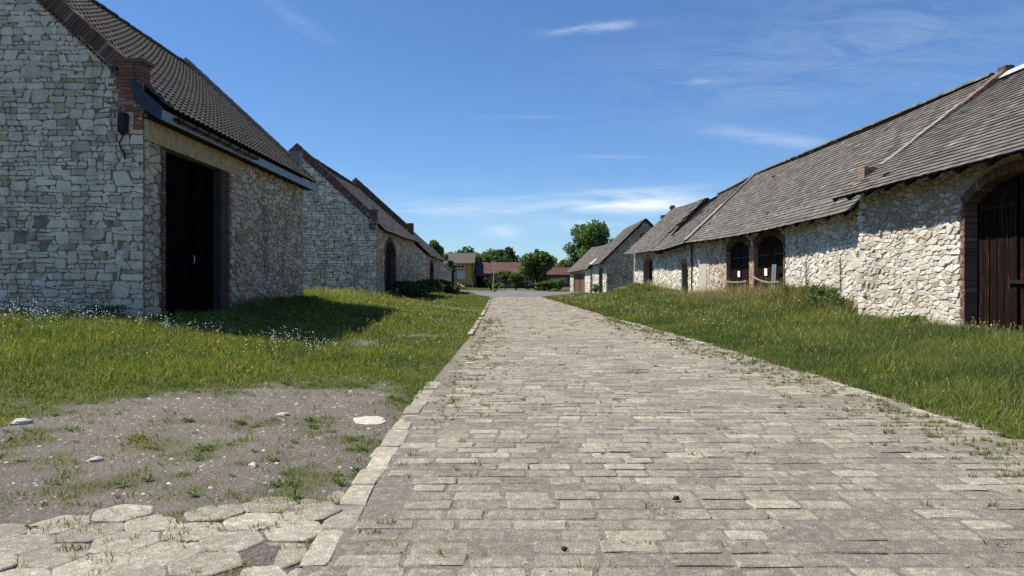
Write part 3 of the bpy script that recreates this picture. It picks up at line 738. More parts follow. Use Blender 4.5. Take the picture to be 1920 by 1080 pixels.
lay_stones(mb, FS, voronoi(16.9, 21.2, .3, 4.9, .30, .2), [(16.95, 0, -1, 0), (21.2, 0, 1, 0), (0, 4.85, 0, 1)], [oa, ob_], depth=.05, bev=.016, gap=.009, mi=2, m=.2, lod=True)
mb.box(PT(FS, 22.15, 2.55, .02), FS[1]*.94, V((0,0,2.34)), FS[2]*.035, 3)
mb.build('wall', [M['mortar_warm'], M['stone_cream'], M['stone_ruddy'], M['render']], b)
mb = MB(); mb.add([(22, 25.4, .2), (22, 48.5, .2), (22, 48.5, 5), (22, 25.4, 5)], [(0,1,2,3)]); mb.build('wall', M['stone_cream'], b)
for o, side, mt in ((oa, -1, 'brick_shaded'), (ob_, 1, 'brick_pale')):
    mb = MB(); jamb(mb, FS, o, side, .4, d0=-.22); mb.build('brick_jamb', M[mt], b)
mb = MB()
v = .4; k = 0
while v < 3.45:
    for q in ((-.18, .18) if k % 2 else (-.27, 0, .27)): brick(mb, FS, 12.425+q, v+.0425, .17 if k % 2 else .115, .037, -.22, .045)
    v += .085; k += 1
mb.build('brick_pillar', M['brick_pale'], b)
for o in (oa, ob_):
    mb = MB(); arch_ring(mb, FS, o, -.2, .05, .34, .085); mb.build('brick_arch', M['brick_dark'], b)
    mid = (o['u0']+o['u1'])/2
    d1 = door_leaf(b, FS, o['u0']-.05, mid-.03, o, .5, -.20, M['wood_brown'], .17); d2 = door_leaf(b, FS, mid+.03, o['u1']+.05, o, .5, -.21, M['wood_brown'], .17)
    for dd, ua, ub in ((d1, o['u0']+.1, mid-.2), (d2, mid+.2, o['u1']-.1)): strap(dd, FS, ua, ub, 3.0, -.17)
for y, z0, z1 in ((30.7, 1.3, 2.5), (27.5, 1.25, 2.58)):
    mb = MB(); mb.tube([(WX-.08, y, z0), (WX-.085, y, z1)], .018, 6); mb.build('tie_bar', M['iron'], b)
R = Roof((11.84, 25.05, 4.14), (11.66, 48.45, 4.28), (17.0, 25.4, 8.92), (16.45, 48.45, 8.9), .16, .045, 12)
mb = MB(); R.sheet(mb, 1, -.06); R.flat_tiles(mb, .36, .235, up=.050, jit=.005, chip=.01, ragged=.12)
mb.add([(17, 25.4, 8.88), (16.45, 48.45, 8.86), (22.5, 48.45, 4.3), (22.5, 25.4, 4.3)], [(0,1,2,3)], 0)
rf = mb.build('roof', [M['tile_grey'], M['void']], b)
ridge_row(rf, (17.0, 25.5, 8.96), (16.45, 48.4, 8.94), M["tile_grey"], .13, .36)
for k in range(16):
    y = 25.9 + k*1.45; m2 = MB(); q_ = lerp(11.84, 11.66, k/15); s_ = (R.c[2]-R.c[0]).normalized(); p_ = R.p((y-25.05)/23.4, 0, -.14); m2.box(p_+s_*.62, s_*.6, V((0, .06, 0)), R.n*.06); m2.build('rafter', M['wood_dark'], b)
mb = MB(); coping(mb, (11.66, 48.2, 4.50), (14.2, 48.2, 6.92), .10, 0, .75, (0,1,0), .3, 0, capmi=0); coping(mb, (14.2, 48.2, 6.90), (16.45, 48.2, 9.08), .12, .05, .60, (0,1,0), .3, 1, capmi=1)
mb.build('verge_strip', [M['cement'], M['tile_grey']], b)

# ------------------------------------------------------------------ right row, third and fourth
b = thing('stone_barn', 'right row barn with a narrow arched doorway and a strip of missing roof tiles', 'barn', (14.5, 54, .5))
FS = (V((WX, 48.5, 0)), V((0, 1, 0)), V((-1, 0, 0)))
o = op(3.1, 4.95, 2.55, 3.05)
mb = MB(); wall_sheet(mb, FS, 0, 11.5, .2, [(0, 4.85), (11.5, 4.85)], [o], .42)
lay_stones(mb, FS, voronoi(-.2, 11.7, .3, 4.8, .36, .25), [(.01, 0, -1, 0), (11.49, 0, 1, 0), (0, 4.8, 0, 1)], [o], depth=.06, bev=.03, gap=.014, m=.16, lod=True)
mb.build('wall', [M['mortar_warm'], M['stone_cream']], b)
mb = MB(); mb.add([(22, 48.5, .2), (22, 60, .2), (22, 60, 5), (22, 48.5, 5)], [(0,1,2,3)]); mb.build('wall', M['stone_cream'], b)
mb = MB(); arch_ring(mb, FS, o, -.38, .05, .42, .085); mb.build('brick_arch', M['brick_pale'], b)
door_leaf(b, FS, 3.05, 5.0, o, .5, -.38, M['wood_dark'], .2)
mb = MB(); mb.tube([(WX-.12, 50.1, .4), (WX-.12, 50.1, 4.2), (WX-.55, 50.1, 4.42)], .055, 8); mb.build('drainpipe', M['post_grey'], b)
R = Roof((11.6, 48.7, 4.28), (11.6, 60.0, 4.24), (16.4, 48.7, 8.85), (16.3, 60.0, 8.5), .10, .06, 21)
def gap3(a, t):
    c = .83 + .05*nz(t*4, 2.2); w = .19 + .06*nz(t*9, a*7)
    return t > .27 and abs(a-c) < w*min(1, (t-.2)*2.5)
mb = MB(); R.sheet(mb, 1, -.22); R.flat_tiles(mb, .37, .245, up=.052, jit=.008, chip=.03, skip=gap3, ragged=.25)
for k in range(27):
    t = (k+.3)/27
    q0, q1 = R.p(.60, t, -.02), R.p(.995, t, -.02); mb.tube([q0, R.p(.85, t, -.035), q1], .014, 4, 2)
mb.add([(16.4, 48.7, 8.8), (16.3, 60, 8.45), (22.5, 60, 4.3), (22.5, 48.7, 4.3)], [(0,1,2,3)], 0)
rf = mb.build('roof', [M['tile_grey'], M['void'], M['wood_dark']], b)
ridge_row(rf, (16.4, 48.8, 8.9), (16.32, 57.0, 8.62), M["tile_grey"], .13, .38, .05)

b = thing('stone_barn', 'farthest barn of the right row, behind the grassy mound, crumbled bricks on its ridge', 'barn', (14.5, 66, .5))
FS = (V((WX, 60, 0)), V((0, 1, 0)), V((-1, 0, 0)))
o = op(4.6, 9.0, 3.5, 3.95)
mb = MB(); wall_sheet(mb, FS, 0, 14, .2, [(0, 5.0), (14, 5.0)], [o], .6)
lay_stones(mb, FS, voronoi(-.2, 14.2, .3, 5.0, .42, .3), [(.01, 0, -1, 0), (13.99, 0, 1, 0), (0, 4.95, 0, 1)], [o], depth=.06, bev=.03, gap=.016, m=.16, lod=True)
mb.build('wall', [M['mortar_warm'], M['stone_cream']], b)
mb = MB(); mb.add([(12.45, 74, .2), (22, 74, .2), (22, 74, 5), (16.3, 74, 9), (12.45, 74, 5)], [(0,1,2,3,4)]); mb.add([(22, 60, .2), (22, 74, .2), (22, 74, 5), (22, 60, 5)], [(0,1,2,3)])
m2 = MB(); m2.add([(12.0, 60.02, 4.0), (22, 60.02, 4.0), (16.3, 60.02, 8.62), (11.85, 60.02, 4.35)], [(0,1,2,3)]); m2.build('partition_wall', M['void'], b); mb.add([(12.0, 73.95, 4.6), (16.3, 73.6, 8.98), (22, 73.95, 4.4)], [(0,1,2)])  # partition coloured black for the shade inside the loft
mb.build('wall', M['stone_cream'], b)
door_leaf(b, FS, 4.5, 6.78, o, .5, -.55, M['wood_dark'], .2); door_leaf(b, FS, 6.82, 9.1, o, .5, -.55, M['wood_dark'], .2)
R = Roof((11.65, 60.0, 4.30), (11.5, 73.7, 4.55), (16.3, 60.0, 8.75), (16.3, 73.2, 9.1), .05, .07, 31)
mb = MB(); R.sheet(mb, 1, -.07); R.flat_tiles(mb, .38, .25, up=.054, jit=.010, chip=.03, ragged=.4, skip=lambda a, t: a < .03+.03*nz(t*7, 1.7) and t > .3)
mb.add([(16.3, 60, 8.7), (16.3, 73.2, 9.05), (22.5, 73.2, 4.5), (22.5, 60, 4.5)], [(0,1,2,3)], 0)
mb.build('roof', [M['tile_grey'], M['void']], b)
mb = MB(); random.seed(5)
for (a_, t_, n, hh) in ((.97, .985, 18, .34), (.985, .80, 12, .30)):
    c_ = R.p(a_, t_); mb = MB()
    mb.box(c_+V((0, 0, .05)), V((.17, 0, 0)), V((0, .25, 0)), V((0, 0, .16)))
    for k in range(n): mb.box(c_+V((random.uniform(-.16, .16), random.uniform(-.26, .26), random.uniform(.05, hh))), V((.13, random.uniform(-.04, .04), 0)), V((0, .07, .01)), V((0, 0, .05)))
    mb.build('chimney_stub', M['brick_dark'], b)
random.seed(23)

# ------------------------------------------------------------------ across the gap: gabled barn and the low one behind it
b = thing('stone_barn', 'grey stone barn whose gable with slit vents faces the camera beyond the right row', 'barn', (15, 83, .2))
FG = (V((10.9, 83, 0)), V((1, 0, 0)), V((0, -1, 0))); FS = (V((10.9, 83, 0)), V((0, 1, 0)), V((-1, 0, 0)))
mb = MB(); wall_sheet(mb, FG, 0, 9.0, -.2, [(0, 4.4), (4.5, 8.75), (9.0, 4.4)], [])
lay_stones(mb, FG, voronoi(-.2, 9.2, 0, 8.8, .40, .26), planes_gable(.012, 9.0, 4.35, 4.5, 8.7), [], depth=.05, bev=.03, gap=.018, lod=True)
mb.build('wall', [M['mortar_dark'], M['stone_rubble']], b)
mb = MB()
for k in range(5): mb.box(PT(FG, 3.95+k*.24, 7.05, .04), FG[1]*.075, V((0,0,.26)), FG[2]*.045)
mb.build('vent', M['void'], b)
o = op(3.4, 7.2, 3.4); o2 = op(10.6, 13.4, 3.2)
mb = MB(); wall_sheet(mb, FS, 0, 14, -.2, [(0, 4.4), (14, 4.4)], [o], .5)
lay_stones(mb, FS, voronoi(-.2, 14.2, -.1, 4.4, .42, .3), [(.01, 0, -1, 0), (13.99, 0, 1, 0), (0, 4.35, 0, 1)], [o], depth=.05, bev=.03, gap=.016, lod=True)
mb.build('wall', [M['mortar_warm'], M['stone_cream']], b)
mb = MB(); mb.add([(19.9, 83, -.2), (19.9, 97, -.2), (19.9, 97, 4.4), (19.9, 83, 4.4)], [(0,1,2,3)]); mb.add([(10.9, 97, -.2), (19.9, 97, -.2), (19.9, 97, 4.4), (15.4, 97, 8.75), (10.9, 97, 4.4)], [(0,1,2,3,4)]); mb.build('wall', M['stone_cream'], b)
door_leaf(b, FS, 3.35, 7.25, o, 0, -.45, M['wood_black'], .2)
R = Roof((10.1, 82.6, 3.85), (10.1, 97.3, 3.95), (15.4, 82.6, 9.02), (15.4, 97.3, 9.02), .05, .05, 41)
mb = MB(); R.sheet(mb, 1, -.08); R.flat_tiles(mb, .42, .3, up=.04, jit=.01, skip=lambda a, t: False)
mb.add([(15.4, 82.6, 9.0), (15.4, 97.3, 9.0), (20.7, 97.3, 3.85), (20.7, 82.6, 3.85)], [(0,1,2,3)], 0)
for a, c in (((10.1, 82.58, 3.80), (15.4, 82.58, 8.97)), ((20.7, 82.58, 3.80), (15.4, 82.58, 8.97))):
    a, c = V(a), V(c); d = (c-a)/2; mb.box((a+c)/2 - V((0,0,.08)), d, V((0, .03, 0)), V((0, 0, .09)), 2)
rf = mb.build('roof', [M['tile_dark'], M['void'], M['wood_dark']], b)
mb = MB(); m_ = [R.p(.62, .015, .06), R.p(.86, .015, .06), R.p(.74, .17, .06), R.p(.60, .12, .06)]; mb.add(m_ + [q-R.n*.02 for q in m_], [(0,1,2,3), (0,1,5,4), (1,2,6,5), (2,3,7,6), (3,0,4,7)]); mb.build('patch_sheet', M['galv'], rf)

b = thing('stone_barn', 'low barn with brown plank doors beside the street, tucked behind the gabled barn', 'barn', (11, 103, 0))
P0, P1 = V((10.6, 97.4, 0)), V((8.9, 110, 0)); ax = (P1-P0).normalized(); nn = V((-ax.y, ax.x, 0)); Lw = (P1-P0).length
FS = (P0, ax, nn); o = op(3.2, 10.3, 2.9)
mb = MB(); wall_sheet(mb, FS, 0, Lw, -.3, [(0, 3.5), (Lw, 3.5)], [o], .25)
lay_stones(mb, FS, voronoi(-.2, Lw+.2, -.2, 3.5, .45, .32), [(.01, 0, -1, 0), (Lw-.01, 0, 1, 0), (0, 3.45, 0, 1)], [o], depth=.04, bev=.03, gap=.016, lod=True)
mb.build('wall', [M['mortar_warm'], M['stone_cream']], b)
mb = MB(); q0, q1 = P0-nn*7, P1-nn*7; up = V((0,0,3.5)); lo = V((0,0,-.3))
for a, c in ((P0, q0), (P1, q1), (q0, q1)): mb.add([a+lo, c+lo, c+up, a+up], [(0,1,2,3)])
for a, c in ((P0, q0), (P1, q1)): mb.add([a+up, c+up, (a+c)/2+V((0,0,7.0))], [(0,1,2)])
mb.build('wall', M['stone_rubble'], b)
door_leaf(b, FS, 3.1, 6.7, o, -.1, -.2, M['wood_rust'], .22); door_leaf(b, FS, 7.0, 10.4, o, -.1, -.16, M['wood_rust'], .22)
e0, e1 = P0+nn*.55+V((0,0,3.45))-ax*.3, P1+nn*.55+V((0,0,3.2))+ax*.3; r0, r1 = (P0+q0)/2+V((0,0,7.1))-ax*.3, (P1+q1)/2+V((0,0,7.0))+ax*.3
R = Roof(e0, e1, r0, r1, .06, .08, 44); mb = MB(); R.sheet(mb, 1, -.08); R.flat_tiles(mb, .45, .32, up=.04, jit=.012)
f0, f1 = q0-nn*.5+V((0,0,3.3)), q1-nn*.5+V((0,0,3.2)); mb.add([r0, r1, f1, f0], [(0,1,2,3)], 0)
mb.build('roof', [M['tile_dark'], M['void']], b)
# ------------------------------------------------------------------ ground materials
def speckle(t, co, base, dark, light, sc=1.0):
    """granular concrete: fine aggregate in a sandy binder"""
    n1 = t.noise(co, 70*sc, 5, .85); v = t.voro(co, 60*sc); n2 = t.noise(co, 13, 9, .82); n3 = t.noise(co, 1.1, 4, .6)
    c = t.mix(t.ramp(n1, [(.38, 1.0), (.58, 0.0)]), base, dark)
    c = t.mix(t.ramp(v, [(.12, .7), (.30, 0.0)]), c, light)
    c = t.mix(t.ramp(n2, [(.46, .0), (.62, .75)]), c, dark); c = t.mix(t.ramp(n2, [(.38, .7), (.47, 0.0)]), c, light)
    h = t.math('ADD', t.math('MULTIPLY', v, -.6), n1)
    return c, h, n2, n3
def sett_mat(name, stops, k=1.0):
    t = NT(name); co = t.coord()
    base = t.ramp(t.island(), stops)
    dk = t.mix(1.0, base, (.52, .505, .495), 'MULTIPLY'); lt = t.mix(1.0, base, (1.38, 1.35, 1.28), 'MULTIPLY')
    c, h, n2, n3 = speckle(t, co, base, dk, lt)
    c = t.mix(t.ramp(n3, [(.42, 0.0), (.64, .75)]), c, t.mix(1.0, c, (.66, .65, .65), 'MULTIPLY'))
    return t.pbr(c, .92, t.bump(h, .9, .012))
M['sett'] = sett_mat('worn_concrete_setts', [(0, (.30,.272,.226)), (.35, (.35,.318,.262)), (.7, (.385,.35,.286)), (.88, (.42,.383,.312)), (.94, (.46,.415,.335)), (1, (.51,.46,.37))])
M['kerb'] = sett_mat('pale_concrete_kerb', [(0, (.42,.385,.315)), (.6, (.51,.47,.385)), (1, (.57,.52,.425))])
M['hexpave'] = sett_mat('hexagonal_concrete', [(0, (.36,.33,.27)), (.5, (.46,.425,.35)), (1, (.56,.51,.42))])
t = NT('joint_sand'); co = t.coord()
c, h, n2, n3 = speckle(t, co, (.265,.238,.195), (.115,.102,.085), (.40,.365,.30))
c = t.mix(t.ramp(n3, [(.45, 0.0), (.66, .65)]), c, (.18,.161,.135))
M['sand'] = t.pbr(c, .95, t.bump(h, .9, .012))
t = NT('ground_soil'); co = t.coord(); a = t.attr('grassy')
n1 = t.noise(co, 22, 9, .85); v = t.voro(co, 34); v2 = t.voro(co, 13); n2 = t.noise(co, 2.3, 5, .65); n4 = t.noise(co, .5, 4, .6)
g = t.mix(t.ramp(n1, [(.42, 1.0), (.56, 0.0)]), (.195,.175,.148), (.068,.060,.053))
g = t.mix(t.ramp(v, [(.10, .7), (.24, 0.0)]), g, (.33,.29,.245))
g = t.mix(t.ramp(v2, [(.05, .9), (.10, 0.0)]), g, (.46,.42,.36))
g = t.mix(t.ramp(n2, [(.40, 0.0), (.66, .55)]), g, (.165,.150,.138))
g = t.mix(t.ramp(n4, [(.45, 0.0), (.68, .45)]), g, (.215,.185,.155))
s_ = t.mix(t.ramp(n2, [(.35, 0.0), (.65, 1.0)]), (.040,.060,.016), (.080,.085,.032))
f = t.math('ADD', a, t.math('MULTIPLY', t.math('SUBTRACT', n1, .5), .9), clamp=True)
M['ground'] = t.pbr(t.mix(f, g, s_), .97, t.bump(t.math('ADD', n1, t.math('MULTIPLY', v, -.8)), .9, .02))
t = NT('asphalt'); co = t.coord(); n1 = t.noise(co, 30, 4, .7); n2 = t.noise(co, .35, 5, .65)
c = t.mix(t.ramp(n1, [(.3, 0.0), (.7, 1.0)]), (.10,.10,.10), (.155,.152,.148)); c = t.mix(t.ramp(n2, [(.45, 0.0), (.6, .7)]), c, (.19,.185,.178))
M['asphalt'] = t.pbr(c, .9, t.bump(n1, .4, .01))

# ------------------------------------------------------------------ density and height of the grass
def y_edge(x): return pw([(-14, 7.5), (-9, 7.7), (-6.4, 8.1), (-5.7, 8.7), (-5.0, 9.8), (-4.1, 10.6), (-2.9, 11.3), (-2.0, 10.8), (-1.2, 8.6)], x)
STREET_N = [(-9, 101), (-5.6, 97), (-3.6, 85), (-2.3, 79.6), (3.2, 79.2), (6, 90), (8.6, 99), (16, 112)]
STREET_F = [(-9, 104), (-4, 103.5), (3, 103), (8, 112), (16, 121)]
def inside_building(x, y):
    return (x < -8.75 and 17 < y < 29.9) or (x < -8.5 and 46 < y < 59.4) or (x < -8 and 67.6 < y < 81) or (x < -7.3 and 88 < y < 97) \
        or (x > 12.3 and 11 < y < 74) or (x > 10.95 and 83 < y < 97) or (x > 10.5-.13*(y-97) and 97 < y < 111) or (y > 124)
def gd(x, y):
    if y < 1.5 or inside_building(x, y): return 0.0
    if x > -9 and y > pw(STREET_N, x)-.3 and y < pw(STREET_F, x)+.2: return 0.0
    l, r = pw(RL, y), pw(RR, y)
    n = nz(x*.9, y*.9, 9)
    if y < ROAD_END+.5 and l < x < r:
        d = 0.0
        e = min(x-l, r-x+.12)
        if y > 11.5: d = max(0, .9 - e/(.32+.5*max(0, n)))
        return max(0.0, d)*(1 if x < 0 else .75)
    if x <= l:
        ye = y_edge(x) + 1.1*n + .9*nz(x*2.6, y*2.6, 2)
        d = sst(ye-.9, ye+.8, y)
        if y < ye+.3:
            k = nz(x*1.5, y*1.5, 3) + .5*nz(x*4.2, y*4.2, 7)
            w = sst(4.2, 5.3, y)*(1-.8*sst(7.4, 9.2, y))*(.35+.65*sst(-7.5, -4.2, x)+.5*sst(-3.2, -1.6, x))
            d = max(d, w*min(.8, max(0, k+.0)*1.5+.07))
            if y > 5.8: d = max(d, .6*sst(.8, .15, l-x)*(.45+.9*n)*sst(6.5, 9, y))
        d *= 1-.92*math.exp(-((x+3.75)/.8)**2-((y-18.5)/1.6)**2)
        d *= 1-.85*math.exp(-((x+2.6)/.9)**2-((y-21.5)/.9)**2)
        d *= 1-.8*math.exp(-((y-41-(x+4)*.3)/1.0)**2)*(1 if x > -5.5 else 0)
        return max(0.0, min(1.0, d))
    d = sst(r-.10-.22*max(0, nz(x*.3, y*1.1, 15)), r+.26+.12*n, x)
    d *= 1-.95*math.exp(-((y-67-(x-4)*.25)/1.1)**2)
    return max(0.0, min(1.0, d))
def gh(x, y):
    n = nz(x*.5, y*.5, 5); n2 = nz(x*1.6, y*1.6, 8); l, r = pw(RL, y), pw(RR, y)
    if x > r-.5:
        h = .10 + .14*sst(.1, 1.8, x-r) + .10*n + .06*n2
        if y < 76: h += .18*sst(9.2, 11.6, x); h *= 1-.45*sst(10.3, 11.8, x)*(1-sst(24.5, 25.6, y))
        h += .14*math.exp(-((x-10.4)/1.8)**2-((y-58)/6)**2) + .34*math.exp(-((x-11.6)/1.1)**2-((y-35)/6)**2) + .40*math.exp(-((x-11.6)/1.0)**2-((y-28.3)/3)**2)*sst(25.2, 26, y)
    else:
        d = l-x
        h = .06 + .07*sst(.3, 2.5, d) + .08*n + .05*n2 + .12*sst(13, 16.5, y)*sst(-6.5, -9, x)
        h += .22*sst(-6.8, -8.4, x)*sst(20, 23, y)
        h *= .40+.60*sst(-.2, 2.2, y-y_edge(x))
        if y < y_edge(x): h = max(.045, .04+.06*max(0, n2))
    if y > 80: h *= .6
    return max(.04, h)
def gdry(x, y):
    d = .03 + .30*max(0, nz(x*.7, y*.7, 31))
    if x > 6: d += 1.1*math.exp(-((x-11.2)/1.7)**2 - ((y-37)/6.5)**2) + .25*sst(9.5, 12, x)*(.5+.8*nz(x*.8, y*.5, 3)) + .2*math.exp(-((x-7)/2)**2)*max(0, nz(x, y, 3))
    if x < -5: d += .8*math.exp(-((y-44.5)/1.3)**2)
    if x < -1 and y < 11: d += .12
    return min(1, d)

def axis(segs):
    out = []
    for a, b_, s in segs:
        n = max(1, int(round((b_-a)/s))); out += [a+(b_-a)*i/n for i in range(n)]
    return np.array(out + [segs[-1][1]])
XS = axis([(-1500, -200, 260), (-200, -40, 20), (-40, -20, 2.5), (-20, -10, .5), (-10, 6, .2), (6, 14, .25), (14, 30, 2), (30, 200, 17), (200, 1500, 260)])
YS = axis([(-600, -60, 108), (-60, -6, 6), (-6, 2, 1), (2, 13, .18), (13, 32, .3), (32, 85, .7), (85, 125, 1.6), (125, 200, 8), (200, 500, 50), (500, 2200, 340)])
GZ = np.array([[gz(x, y) for x in XS] for y in YS]); GD = np.array([[gd(x, y) for x in XS] for y in YS])
GA = GD.copy()
for j, y in enumerate(YS):
    for i, x in enumerate(XS):
        if y > 119.5 or x < -19 or x > 13.5 or y < 1.5: GA[j, i] = .9 if not inside_building(x, y) or y > 119 else .2
        if y < 8.3 and -8 < x < 0: GA[j, i] = GD[j, i]*.8
        if -16 < x < 0 and y < 1.5: GA[j, i] = .1
def interp(A, x, y):
    x = np.asarray(x, float); y = np.asarray(y, float)
    i = np.clip(np.searchsorted(XS, x)-1, 0, len(XS)-2); j = np.clip(np.searchsorted(YS, y)-1, 0, len(YS)-2)
    fx = np.clip((x-XS[i])/(XS[i+1]-XS[i]), 0, 1); fy = np.clip((y-YS[j])/(YS[j+1]-YS[j]), 0, 1)
    return (A[j, i]*(1-fx)+A[j, i+1]*fx)*(1-fy) + (A[j+1, i]*(1-fx)+A[j+1, i+1]*fx)*fy
def gzi(x, y): return float(interp(GZ, x, y))
nx, ny = len(XS), len(YS)
me = bpy.data.meshes.new('ground')
me.from_pydata([(XS[i], YS[j], GZ[j, i]) for j in range(ny) for i in range(nx)], [],
               [(j*nx+i, j*nx+i+1, (j+1)*nx+i+1, (j+1)*nx+i) for j in range(ny-1) for i in range(nx-1)])
at = me.attributes.new('grassy', 'FLOAT', 'POINT'); at.data.foreach_set('value', GA.ravel().astype(np.float32))
me.polygons.foreach_set('use_smooth', [True]*len(me.polygons)); me.materials.append(M['ground'])
o = bpy.data.objects.new('ground', me); COL.objects.link(o); tag(o, kind='structure')

# ------------------------------------------------------------------ road of setts
random.seed(31)
def sett(mb, c, ux, uy, hx, hy, z, mi=0):
    """worn sett: rounded top on a low block"""
    tx, ty = random.gauss(0, .007), random.gauss(0, .010); vs = []
    cut = .22
    for k, (ins, dz) in enumerate(((0, -.05), (.003, -.006), (min(hx, hy)*random.uniform(.10, .22), 0))):
        for a, b_ in ((-1, -1), (1, -1), (1, 1), (-1, 1)):
            for q in ((a*(1-cut*.4), b_), (a, b_*(1-cut))) if a*b_ < 0 else ((a, b_*(1-cut)), (a*(1-cut*.4), b_)):
                x, y = q[0]*(hx-ins), q[1]*(hy-ins)
                if k: x += random.uniform(-.010, .010); y += random.uniform(-.008, .008)
                vs.append((c[0]+ux[0]*x+uy[0]*y, c[1]+ux[1]*x+uy[1]*y, z+dz+(tx*x+ty*y if k else 0)))
    fs = []
    for r in range(2):
        for i in range(8): fs.append((r*8+i, r*8+(i+1) % 8, r*8+8+(i+1) % 8, r*8+8+i))
    fs.append(tuple(range(16, 24))); mb.add(vs, fs, mi)
mb = MB(); y = 2.0; r_ = 0
while y < 30:
    d = random.uniform(.19, .222); x = pw(RL, y)+.16+random.uniform(-.2, 0)
    while x < pw(RR, y)-.05:
        w = random.choice((.33, .37, .37, .40, .27)); g = .010
        z = .0105 + random.gauss(0, .0028) + .006*nz(x*.6, y*.6, 77)
        if x > pw(RL, y)+.1 and random.random() > .02: sett(mb, (x+w/2, y+d/2+random.uniform(-.008, .008)), (1, random.uniform(-.02, .02)), (random.uniform(-.02, .02), 1), w/2-g, d/2-g, z)
        x += w
    y += d; r_ += 1
a = math.radians(45); ux, uy = (math.cos(a), math.sin(a)), (-math.sin(a), math.cos(a))
for i in range(-160, 220):
    for j in range(-160, 220):
        px, py = .5, 54; w = .34
        x = px + ux[0]*i*w + uy[0]*(j+.5*(i % 2))*w; yy = py + ux[1]*i*w + uy[1]*(j+.5*(i % 2))*w
        if 30.2 < yy < ROAD_END and pw(RL, yy)+.2 < x < pw(RR, yy)-.15:
            sett(mb, (x, yy), ux, uy, w/2-.012, w/2-.012, .014+random.gauss(0, .007))
ys = [1.5+i*.25 for i in range(int((ROAD_END-1.5)/.25)+1)]; K = 24; vs = []
for y in ys:
    for k in range(K+1):
        x = lerp(pw(RL, y)-.02, pw(RR, y)+.06, k/K); vs.append((x, y, .005*nz(x*1.9, y*1.9, 3)+.013*max(0, nz(x*.55, y*.55, 13)) + .003))
mb.add(vs, [(j*(K+1)+i, j*(K+1)+i+1, (j+1)*(K+1)+i+1, (j+1)*(K+1)+i) for j in range(len(ys)-1) for i in range(K)], 1)
tag(mb.build('road', [M['sett'], M['sand']]), kind='structure')
# kerbs
mb = MB(); y = 2.7
while y < 11.3:
    L = random.choice((.42, .5, .62, .8)); x = pw(RL, y+L/2)+.02
    sett(mb, (x+random.uniform(-.015, .015), y+L/2), (1, random.uniform(-.05, .05)), (-.03+random.uniform(-.04, .04), 1), random.uniform(.085, .115), L/2-.004, .012+random.uniform(-.010, .008)); y += L
    if 4.15 < y < 4.4: y += .42
y = 17.5
while y < 76:
    L = random.uniform(.6, 1.0); x = pw(RL, y+L/2)-.03
    if y > 21 and nz(0, y*.35, 5) > -.15: sett(mb, (x, y+L/2), (1, 0), (-.03, 1), .075, L/2-.01, .06+random.uniform(-.025, .02))
    y += L
y = 2.0
while y < 70:
    L = random.uniform(.5, 1.0); x = pw(RR, y+L/2)+.02; dx = (pw(RR, y+L)-pw(RR, y))/L
    if nz(3, y*.8, 5) > -.12: sett(mb, (x, y+L/2), (1, -dx), (dx, 1), .065, L/2-.01, .016+random.uniform(-.012, .008))
    y += L
tag(mb.build('kerb', M['kerb']), kind='structure')
# hexagonal pavers
mb = MB(); s = .215; random.seed(12)
for i in range(-2, 16):
    for j in range(0, 14):
        x = -5.6 + i*s*1.5*1.0 + random.uniform(-.012, .012); y = 2.2 + (j+.5*(i % 2))*s*1.732 + random.uniform(-.012, .012)
        if x > pw(RL, y)-.16 or y > 5.42+.35*(x+1.3)*.9+.12*nz(x*2, y*2): continue
        if random.random() < .04: continue
        z = gzi(x, y)+.009+random.gauss(0, .005); R6 = s*1.03*random.uniform(.97, 1.02); tx, ty = random.gauss(0, .025), random.gauss(0, .025); vs = []; an0 = random.uniform(-.05, .05)
        hx = [R6*random.uniform(.88, 1.0) for q_ in range(12)]
        for k, (q, dz) in enumerate(((1.0, -.07), (.985, -.006), (.93, .0))):
            for m_ in range(6):
                for e_, e in enumerate((-.12, .12)):
                    an = an0 + math.pi/3*m_ + e; rr = hx[2*m_+e_]*q; X, Y = rr*math.cos(an), rr*math.sin(an)
                    vs.append((x+X, y+Y, z+dz+tx*X+ty*Y))
        fs = []
        for r in range(2):
            for m_ in range(12): fs.append((r*12+m_, r*12+(m_+1) % 12, r*12+12+(m_+1) % 12, r*12+12+m_))
        fs.append(tuple(range(24, 36))); mb.add(vs, fs)
tag(mb.build('pavement', M['hexpave']), kind='structure')
# asphalt street across the end
mb = MB(); vs = []; nxs = 60; nys = 14
for j in range(nys+1):
    for i in range(nxs+1):
        x = lerp(-9, 16, i/nxs); y = lerp(pw(STREET_N, x), pw(STREET_F, x), j/nys); vs.append((x, y, gzi(x, y)+.035))
mb.add(vs, [(j*(nxs+1)+i, j*(nxs+1)+i+1, (j+1)*(nxs+1)+i+1, (j+1)*(nxs+1)+i) for j in range(nys) for i in range(nxs)])
tag(mb.build('street', M['asphalt']), kind='structure')

# ------------------------------------------------------------------ grass, flowers, pebbles
def mesh_np(name, verts, tris, mats, attrs=None, midx=None):
    me = bpy.data.meshes.new(name); nv, nt = len(verts), len(tris)
    me.vertices.add(nv); me.vertices.foreach_set('co', verts.astype(np.float32).ravel())
    me.loops.add(nt*3); me.loops.foreach_set('vertex_index', tris.astype(np.int32).ravel())
    me.polygons.add(nt); me.polygons.foreach_set('loop_start', np.arange(0, nt*3, 3, dtype=np.int32))
    for m in mats: me.materials.append(m)
    if midx is not None: me.polygons.foreach_set('material_index', midx.astype(np.int32))
    for k, v in (attrs or {}).items():
        a = me.attributes.new(k, 'FLOAT', 'POINT'); a.data.foreach_set('value', v.astype(np.float32))
    me.update(calc_edges=True); me.validate()
    o = bpy.data.objects.new(name, me); COL.objects.link(o); return o
GX = np.linspace(-19, 13.5, 260); GY = np.linspace(2, 121, 620)
def grid_of(f): return np.array([[f(x, y) for x in GX] for y in GY])
